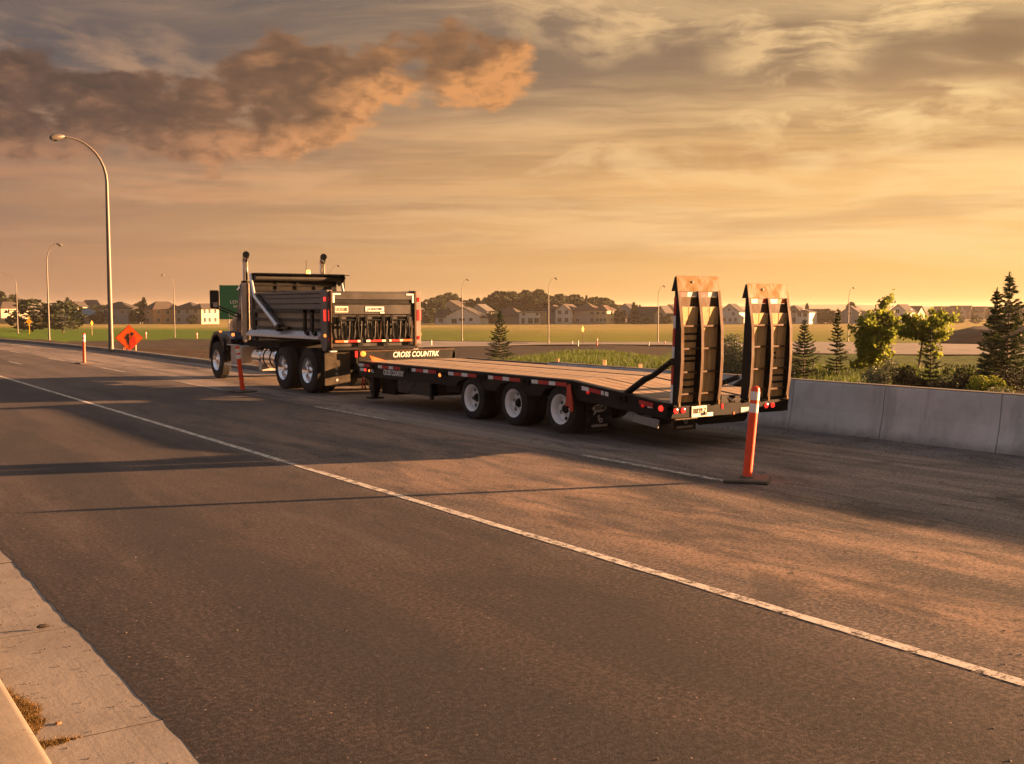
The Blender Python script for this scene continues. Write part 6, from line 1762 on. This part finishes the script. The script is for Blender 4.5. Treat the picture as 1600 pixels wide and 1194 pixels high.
HOUSES = [
    ('tan two storey house with brown hip roof at the far left', 9.41, 372, -52, [(-3.5, 3.5, -5.5, 5.5, 5.4, 'hip', 2.3, 'tan', 'brown', [(-1.5, 1.6, 1.2, 1.3), (1.5, 1.6, 1.2, 1.3), (-1.5, 4.3, 1.2, 1.3), (1.5, 4.3, 1.2, 1.3)], [(-3.6, 1.6, 1.2, 1.3), (0, 1.6, 1.2, 1.3), (3.4, 1.6, 1.2, 1.3), (-3.6, 4.3, 1.2, 1.3), (0, 4.3, 1.2, 1.3), (3.4, 4.3, 1.2, 1.3)])]),
    ('dim hip roofed house with lit gable behind the dark bushes left of the nearest lamp', 12.07, 400, -30, [(-4.5, 3, -4, 4, 5, 'hip', 2.2, 'grey', 'brown', [(-2, 1.6, 1.43, 1.55), (1, 1.6, 1.43, 1.55), (-2, 4.5, 1.3, 1.35), (1, 4.5, 1.3, 1.35)], [(0, 1.6, 1.43, 1.55), (0, 4.5, 1.3, 1.35)]), (3, 6, -3, 4, 6.6, 'gablef', 1.5, 'cream', 'dark', [(4.5, 5.5, 0.9, 1)], [])]),
    ('low house with pale blue roof left of the nearest lamp', 12.9, 374, -20, [(-5, 5, -4, 4, 3.0, 'hip', 2.6, 'bluegrey', 'blue', [(-2.5, 1.6, 1.43, 1.55), (2.5, 1.6, 1.43, 1.55)], [])]),
    ('large grey roofed house far behind the blue roofed one', 13.38, 455, -25, [(-9, 6, -5, 5, 5, 'hip', 4.2, 'grey', 'grey', [(-5, 1.6, 1.43, 1.55), (0, 1.6, 1.43, 1.55), (4, 1.6, 1.43, 1.55), (-5, 4.5, 1.3, 1.35), (0, 4.5, 1.3, 1.35), (4, 4.5, 1.3, 1.35)], [])]),
    ('bluish grey two storey house with porch just right of the nearest lamp', 14.59, 374, -28, [(-5.5, 5, -4.5, 4.5, 5.6, 'hip', 2.3, 'bluegrey', 'dark', [(-3.2, 4.4, 1.3, 1.35), (3, 4.4, 1.3, 1.35)], [(-2, 1.6, 1.43, 1.55), (2, 1.6, 1.43, 1.55), (-2, 4.5, 1.3, 1.35), (2, 4.5, 1.3, 1.35)]), (-5.4, -0.4, -6.6, -4.6, 2.7, 'hip', 1.3, 'bluegrey', 'dark', [(-4.4, 1.2, 0.9, 1.7), (-3, 1.2, 0.9, 1.7), (-1.6, 1.2, 0.9, 1.7)], [])]),
    ('brick coloured two storey house with brown hip roof between the lamps', 16.6, 372, -58, [(-3.2, 3.2, -5.6, 5.6, 5.4, 'hip', 2.7, 'brick', 'brown', [(0, 1.6, 1.2, 1.3), (0, 4.3, 1.2, 1.3)], [(-3.6, 1.6, 1.2, 1.3), (0, 1.6, 1.2, 1.3), (3.4, 1.6, 1.2, 1.3), (-3.6, 4.3, 1.2, 1.3), (0, 4.3, 1.2, 1.3), (3.4, 4.3, 1.2, 1.3)])]),
    ('wide house with grey shaded wall and yellow lit right wing left of the green sign', 18.28, 374, -36, [(-7.5, 2, -4.5, 5.5, 5.4, 'hip', 2.4, 'grey', 'dark', [(-4, 1.6, 1.43, 1.55), (-0.5, 1.6, 1.43, 1.55), (-4, 4.5, 1.3, 1.35), (-0.5, 4.5, 1.3, 1.35)], []), (2, 6.5, -6.2, 4, 5.4, 'hip', 1.9, 'cream', 'dark', [(4.2, 1.6, 1.43, 1.55), (4.2, 4.5, 1.3, 1.35)], [(-4.4, 1.6, 1.43, 1.55), (-1.6, 1.6, 1.43, 1.55), (1.8, 1.6, 1.43, 1.55), (-4.4, 4.5, 1.3, 1.35), (-1.6, 4.5, 1.3, 1.35), (1.8, 4.5, 1.3, 1.35)])]),
    ('distant dim house behind the truck just right of the tailgate', 29.69, 395, -20, [(-4, 4, -4, 4, 4.6, 'hip', 2, 'grey', 'brown', [(-2, 1.6, 1.43, 1.55), (2, 1.6, 1.43, 1.55), (-2, 4.5, 1.3, 1.35), (2, 4.5, 1.3, 1.35)], [])]),
    ('beige gabled house standing behind the long white house', 31.76, 408, -20, [(-6, 5.5, -5, 5, 5.2, 'gablef', 3.2, 'beige', 'brown', [(2.5, 4.2, 1.3, 1.35)], [])]),
    ('long white house with dark low roof in the middle distance', 32.17, 368, -14, [(-4.5, 7.6, -5, 5, 2.9, 'gablef', 3.0, 'white', 'dark', [(-1.5, 1.3, 1.8, 1.6), (1.3, 1.8, 2.0, 0.9), (4.4, 1.8, 1.2, 1)], []), (-8.5, -4.5, -4, 5, 2.6, 'gables', 2.2, 'white', 'dark', [(-6.5, 1.4, 1.4, 1.2)], []), (7.6, 9.4, -3.4, 4, 2.4, 'hip', 1, 'white', 'dark', [], [])]),
    ('grey gabled house right of the long white house', 33.21, 398, -22, [(-4, 4, -4, 4, 4.4, 'gablef', 2.6, 'grey', 'grey', [(0, 4.0, 1.3, 1.35)], [])]),
    ('brown roofed low house behind the small spruce top', 34.71, 378, -24, [(-5.5, 6, -4.5, 4.5, 2.9, 'hip', 3.1, 'tan', 'brown', [(-2, 1.5, 1.4, 1.2)], [(0, 1.5, 1.6, 1.2)])]),
    ('flat topped white house left of the middle lamp', 35.99, 370, -10, [(-4, 3.2, -4, 4, 4.2, 'hip', 0.5, 'white', 'grey', [(-2.6, 1.2, 1.2, 1.9), (0, 1.2, 1.6, 1.9), (2.2, 1.2, 1.6, 1.9), (-2.4, 3.4, 0.9, 0.8), (2.4, 3.4, 0.9, 0.8)], []), (3.2, 4.8, -2.5, 3.5, 4.2, 'hip', 0.5, 'cream', 'grey', [(4, 3.2, 0.6, 0.9)], [])]),
    ('white house with front gable right of the middle lamp', 37.66, 374, -22, [(-6, -1, -4, 4, 4.4, 'hip', 2.4, 'bluegrey', 'brown', [(-4, 1.4, 2, 1.4)], []), (-1, 4.6, -5, 4, 4.9, 'gablef', 2.0, 'white', 'brown', [(0.6, 1.5, 1.43, 1.55), (3.2, 1.5, 1.43, 1.55), (0.6, 4.2, 1.3, 1.35), (3.2, 4.2, 1.3, 1.35)], [(-2, 1.5, 1.43, 1.55), (1.6, 1.5, 1.43, 1.55), (-2, 4.2, 1.3, 1.35), (1.6, 4.2, 1.3, 1.35)])]),
    ('long pink beige house with orange lit end bays behind the edge on yellow sign', 39.21, 372, -18, [(-6.2, 2.6, -4, 5, 4.9, 'hip', 2.6, 'pink', 'rust', [(-4, 1.5, 1.2, 1), (1.2, 1.5, 1.2, 1.4), (1.2, 3.9, 1.2, 1.0)], []), (2.6, 7, -5.2, 4, 4.9, 'hip', 1.8, 'cream', 'rust', [(3.8, 3.9, 1.1, 1.0), (5.8, 3.9, 1.1, 1.0), (3.6, 1.6, 1.2, 1.2), (5.0, 1.6, 1.2, 1.2), (6.3, 1.6, 0.9, 1.2)], [(0, 3.9, 1.2, 1), (0, 1.6, 1.2, 1)])]),
    ('small grey house right of the long pink beige house', 40.28, 378, -18, [(-3.6, 3.4, -4, 4, 3.6, 'hip', 2.2, 'pink', 'brown', [(-1, 1.4, 1.3, 1.2), (2, 1.4, 1, 1.2)], [])]),
    ('gabled grey house left of the dark pointed spruce', 41.14, 392, -20, [(-3.6, 3.8, -4, 4, 4.2, 'gablef', 3, 'grey', 'dark', [(0, 4.4, 1.3, 1.35)], []), (-4, 1.5, -6.2, -4.1, 2.6, 'hip', 1.4, 'pink', 'brown', [(-1, 1.2, 1.5, 1.4)], [])]),
    ('wide house with dark roof and bright gable left of the ramps', 42.34, 376, -18, [(-6, 3, -4, 5, 3.2, 'gables', 2.8, 'grey', 'dark', [(-4, 1.6, 1.43, 1.55), (-1, 1.6, 1.43, 1.55)], []), (3, 7.4, -5, 4, 3.4, 'gablef', 2.9, 'cream', 'dark', [(5.2, 3.6, 1, 1)], [])]),
    ('pale gabled house close to the left edge of the raised ramps', 43.5, 384, -18, [(-4, 4, -4, 4, 4.2, 'gablef', 2.6, 'beige', 'dark', [(-1.6, 1.6, 1.43, 1.55), (1.6, 1.6, 1.43, 1.55)], [])]),
    ('white gabled two storey house seen between the two ramps', 46.69, 378, -16, [(-3.8, 3.2, -4, 4, 4.4, 'gablef', 2.6, 'white', 'dark', [(-0.3, 5.1, 0.9, 0.8), (-2, 1.5, 0.9, 1.3), (0, 1.5, 0.9, 1.3), (2, 1.5, 0.9, 1.3), (1.2, 3.6, 1, 1)], [])]),
    ('tan house with brown roof just right of the right ramp', 49.91, 378, -24, [(-3.6, 2.6, -4, 4, 4.8, 'hip', 1.8, 'tan', 'brown', [(-1.5, 1.6, 1.43, 1.55), (1, 1.6, 1.43, 1.55), (-1.5, 4.5, 1.3, 1.35), (1, 4.5, 1.3, 1.35)], [(0, 1.6, 1.43, 1.55), (0, 4.5, 1.3, 1.35)])]),
    ('small white house behind the bushy young spruce', 50.43, 372, -20, [(-2.4, 2.4, -4, 4, 4.2, 'hip', 0.8, 'white', 'dark', [(-1, 3.2, 1.3, 1.35), (1, 3.2, 1.3, 1.35)], [])]),
    ('low house with lit gables behind the thin young spruce', 50.97, 396, -18, [(-4, 4, -4, 4, 2.8, 'gables', 2.4, 'beige', 'brown', [(0, 1.5, 1.43, 1.55)], []), (1, 4.5, -5.5, -4.1, 2.8, 'gablef', 2, 'cream', 'brown', [], [])]),
    ('pale bluish house under the columnar poplar', 52.75, 380, -18, [(-3, 3.4, -4, 4, 4.2, 'gablef', 2.2, 'bluegrey', 'grey', [(0, 3.8, 1.3, 1.35)], [])]),
    ('white gabled house seen between the two broad leafed trees', 55.11, 384, -22, [(-3, 3.4, -4, 4, 4.4, 'gablef', 2.5, 'white', 'dark', [(0, 1.6, 1.43, 1.55), (0, 4.5, 1.3, 1.35)], [(0, 1.6, 1.43, 1.55), (0, 4.5, 1.3, 1.35)])]),
    ('cream house edge showing right of the left broad leafed tree', 55.63, 392, -18, [(-4, 3, -4, 4, 3.8, 'gables', 2.4, 'cream', 'dark', [(-1.5, 1.6, 1.43, 1.55), (1, 1.6, 1.43, 1.55)], [])]),
    ('row house with dark roof above the soil mound, left end', 57.22, 540, -16, [(-6, 6, -4, 4, 3.8, 'gables', 2.7, 'grey', 'brown', [(-4, 1.6, 1.43, 1.55), (-1, 1.6, 1.43, 1.55), (3, 1.6, 1.43, 1.55), (-4, 4.5, 1.3, 1.35), (-1, 4.5, 1.3, 1.35), (3, 4.5, 1.3, 1.35)], [])]),
    ('row house with pale gable above the soil mound, second', 57.87, 540, -16, [(-5, 5, -4, 4, 4.2, 'gables', 2.6, 'pink', 'grey', [(-3, 1.6, 1.43, 1.55), (0, 1.6, 1.43, 1.55), (3, 1.6, 1.43, 1.55), (-3, 4.5, 1.3, 1.35), (0, 4.5, 1.3, 1.35), (3, 4.5, 1.3, 1.35)], []), (0, 4, -5.5, -4.1, 4.0, 'gablef', 1.8, 'beige', 'grey', [(2, 3.4, 1, 1)], [])]),
    ('row house with grey roof above the soil mound, third', 58.51, 540, -16, [(-6, 5, -4, 4, 3.9, 'gables', 2.5, 'beige', 'brown', [(-4, 1.6, 1.43, 1.55), (-1, 1.6, 1.43, 1.55), (2, 1.6, 1.43, 1.55), (-4, 4.5, 1.3, 1.35), (-1, 4.5, 1.3, 1.35), (2, 4.5, 1.3, 1.35)], [])]),
    ('row house with dark hip roof near the tall spruces', 59.12, 540, -16, [(-6, 6, -4, 4, 4, 'hip', 2.4, 'pink', 'dark', [(-3, 1.6, 1.43, 1.55), (0, 1.6, 1.43, 1.55), (3, 1.6, 1.43, 1.55), (-3, 4.5, 1.3, 1.35), (0, 4.5, 1.3, 1.35), (3, 4.5, 1.3, 1.35)], [])]),
    ('house with grey roof at the right edge behind the tall spruces', 60.52, 450, -16, [(-6, 6, -4, 4, 4.6, 'gables', 2.2, 'cream', 'grey', [(-3, 1.6, 1.43, 1.55), (0, 1.6, 1.43, 1.55), (3, 1.6, 1.43, 1.55), (-3, 4.5, 1.3, 1.35), (0, 4.5, 1.3, 1.35), (3, 4.5, 1.3, 1.35)], [])]),
]
# ------------------------------------------------------------------ houses across the fields
HM = {k: pbr('siding_' + k, c_, .8, var=.08, scale=.8) for k, c_ in dict(grey=(.26, .26, .27), bluegrey=(.19, .21, .24), beige=(.40, .33, .26), brick=(.34, .20, .125), white=(.50, .49, .485), cream=(.36, .29, .20),  # cream wings beside grey and pink ones paint sunlit walls into the siding
      pink=(.36, .28, .25), tan=(.32, .25, .18), blue=(.10, .22, .34)).items()}
ROOF = {k: pbr('shingles_' + k, c_, .9, var=.25, scale=1.5, bump=.5, bscale=6) for k, c_ in dict(dark=(.026, .022, .021), brown=(.045, .032, .026), grey=(.07, .062, .058), blue=(.07, .16, .25), rust=(.07, .042, .030)).items()}
HM['trim'] = pbr('house_trim', (.60, .57, .52), .7, var=.05)
HM['pane'] = pbr('house_pane', (.03, .032, .036), .08, var=.1, spec=.6)


def house(label, x, y, yaw, wings, group='houses across the fields', name='house'):
    th = math.degrees(math.atan2(x, y))
    t = thing(name, label, 'house', (x, y, H(x, y) - .15), R(-th + yaw), group)
    ORG[t.name] = Vector((0, 0, 0))
    for (x0, x1, y0, y1, h, rk, rh, wm, rm, fw, rw) in wings:
        w_ = MB(); w_.box(x0, x1, y0, y1, 0, h)
        if rk == 'gablef': w_.prism([(x0, h), (x1, h), ((x0 + x1) / 2, h + rh)], 'Y', y0, y1)
        if rk == 'gables': w_.prism([(y0, h), (y1, h), ((y0 + y1) / 2, h + rh)], 'X', x0, x1)
        wall = w_.build('wall', HM[wm], t)
        o = .45
        b = MB()
        if rk == 'hip':
            a = min(x1 - x0, y1 - y0) / 2 + o
            cx0_, cx1_ = (x0 - o + a, x1 + o - a) if (x1 - x0) > (y1 - y0) else ((x0 + x1) / 2 - .05, (x0 + x1) / 2 + .05)
            cy0_, cy1_ = ((y0 + y1) / 2,) * 2 if (x1 - x0) > (y1 - y0) else (y0 - o + a, y1 + o - a)
            v = [(x0 - o, y0 - o, h), (x1 + o, y0 - o, h), (x1 + o, y1 + o, h), (x0 - o, y1 + o, h), (cx0_, cy0_, h + rh), (cx1_, cy0_, h + rh), (cx1_, cy1_, h + rh), (cx0_, cy1_, h + rh)]
            b.add(v, [(0, 1, 5, 4), (1, 2, 6, 5), (2, 3, 7, 6), (3, 0, 4, 7), (4, 5, 6, 7)])
            v2 = [(q[0], q[1], q[2] - .16) for q in v[:4]]
            b.add(v[:4] + v2, [(0, 1, 5, 4), (1, 2, 6, 5), (2, 3, 7, 6), (3, 0, 4, 7), (4, 5, 6, 7)])
        elif rk == 'gablef':
            m_ = (x0 + x1) / 2; k = rh / (m_ - x0) * o
            b.prism([(x0 - o, h - k), (m_, h + rh), (x1 + o, h - k), (x1 + o, h - k + .18), (m_, h + rh + .2), (x0 - o, h - k + .18)], 'Y', y0 - .35, y1 + .35)
        else:
            m_ = (y0 + y1) / 2; k = rh / (m_ - y0) * o
            b.prism([(y0 - o, h - k), (m_, h + rh), (y1 + o, h - k), (y1 + o, h - k + .18), (m_, h + rh + .2), (y0 - o, h - k + .18)], 'X', x0 - .35, x1 + .35)
        b.build('roof', ROOF[rm], t)
        for (wx, wz, ww, wh) in fw:
            f = MB().box(wx - ww / 2 - .10, wx + ww / 2 + .10, y0 - .06, y0 - .002, wz - wh / 2 - .10, wz + wh / 2 + .10).build('window', HM['trim'], t)
            MB().box(wx - ww / 2, wx - .03, y0 - .075, y0 - .062, wz - wh / 2, wz + wh / 2).box(wx + .03, wx + ww / 2, y0 - .075, y0 - .062, wz - wh / 2, wz + wh / 2).build('pane', HM['pane'], f)
        for (wy, wz, ww, wh) in rw:
            f = MB().box(x1 + .002, x1 + .06, wy - ww / 2 - .10, wy + ww / 2 + .10, wz - wh / 2 - .10, wz + wh / 2 + .10).build('window', HM['trim'], t)
            MB().box(x1 + .062, x1 + .075, wy - ww / 2, wy - .03, wz - wh / 2, wz + wh / 2).box(x1 + .062, x1 + .075, wy + .03, wy + ww / 2, wz - wh / 2, wz + wh / 2).build('pane', HM['pane'], f)
    return t


def W2(xs, zs=(1.6, 4.5), w=1.3, h=1.35): return [(x, z, w if z > 2 else w * 1.1, h if z > 2 else h * 1.15) for z in zs for x in xs]


def at_px(azd, d):
    """point on the fields at a bearing (degrees from +Y) and forward distance"""
    a = R(azd); k = d / math.cos(a - HEAD)
    return math.sin(a) * k, math.cos(a) * k


for (label, azd, d, yaw, wings) in HOUSES:
    hx, hy = at_px(azd, d)
    house(label, hx, hy, yaw, wings)
# ------------------------------------------------------------------ evening haze
hz = MB().box(-600, 3100, -700, 3100, -9, 17)
hm_, T, B = mat_new('haze')
for n_ in list(T.n):
    if n_.type != 'OUTPUT_MATERIAL': T.n.remove(n_)
vol = T.new('ShaderNodeVolumePrincipled')
vol.inputs['Color'].default_value = (.95, .86, .74, 1); vol.inputs['Density'].default_value = .00012; vol.inputs['Anisotropy'].default_value = .35
T.l.new(vol.outputs[0], T.n['Material Output'].inputs['Volume'])
tag(hz.build('haze', hm_), kind='stuff')
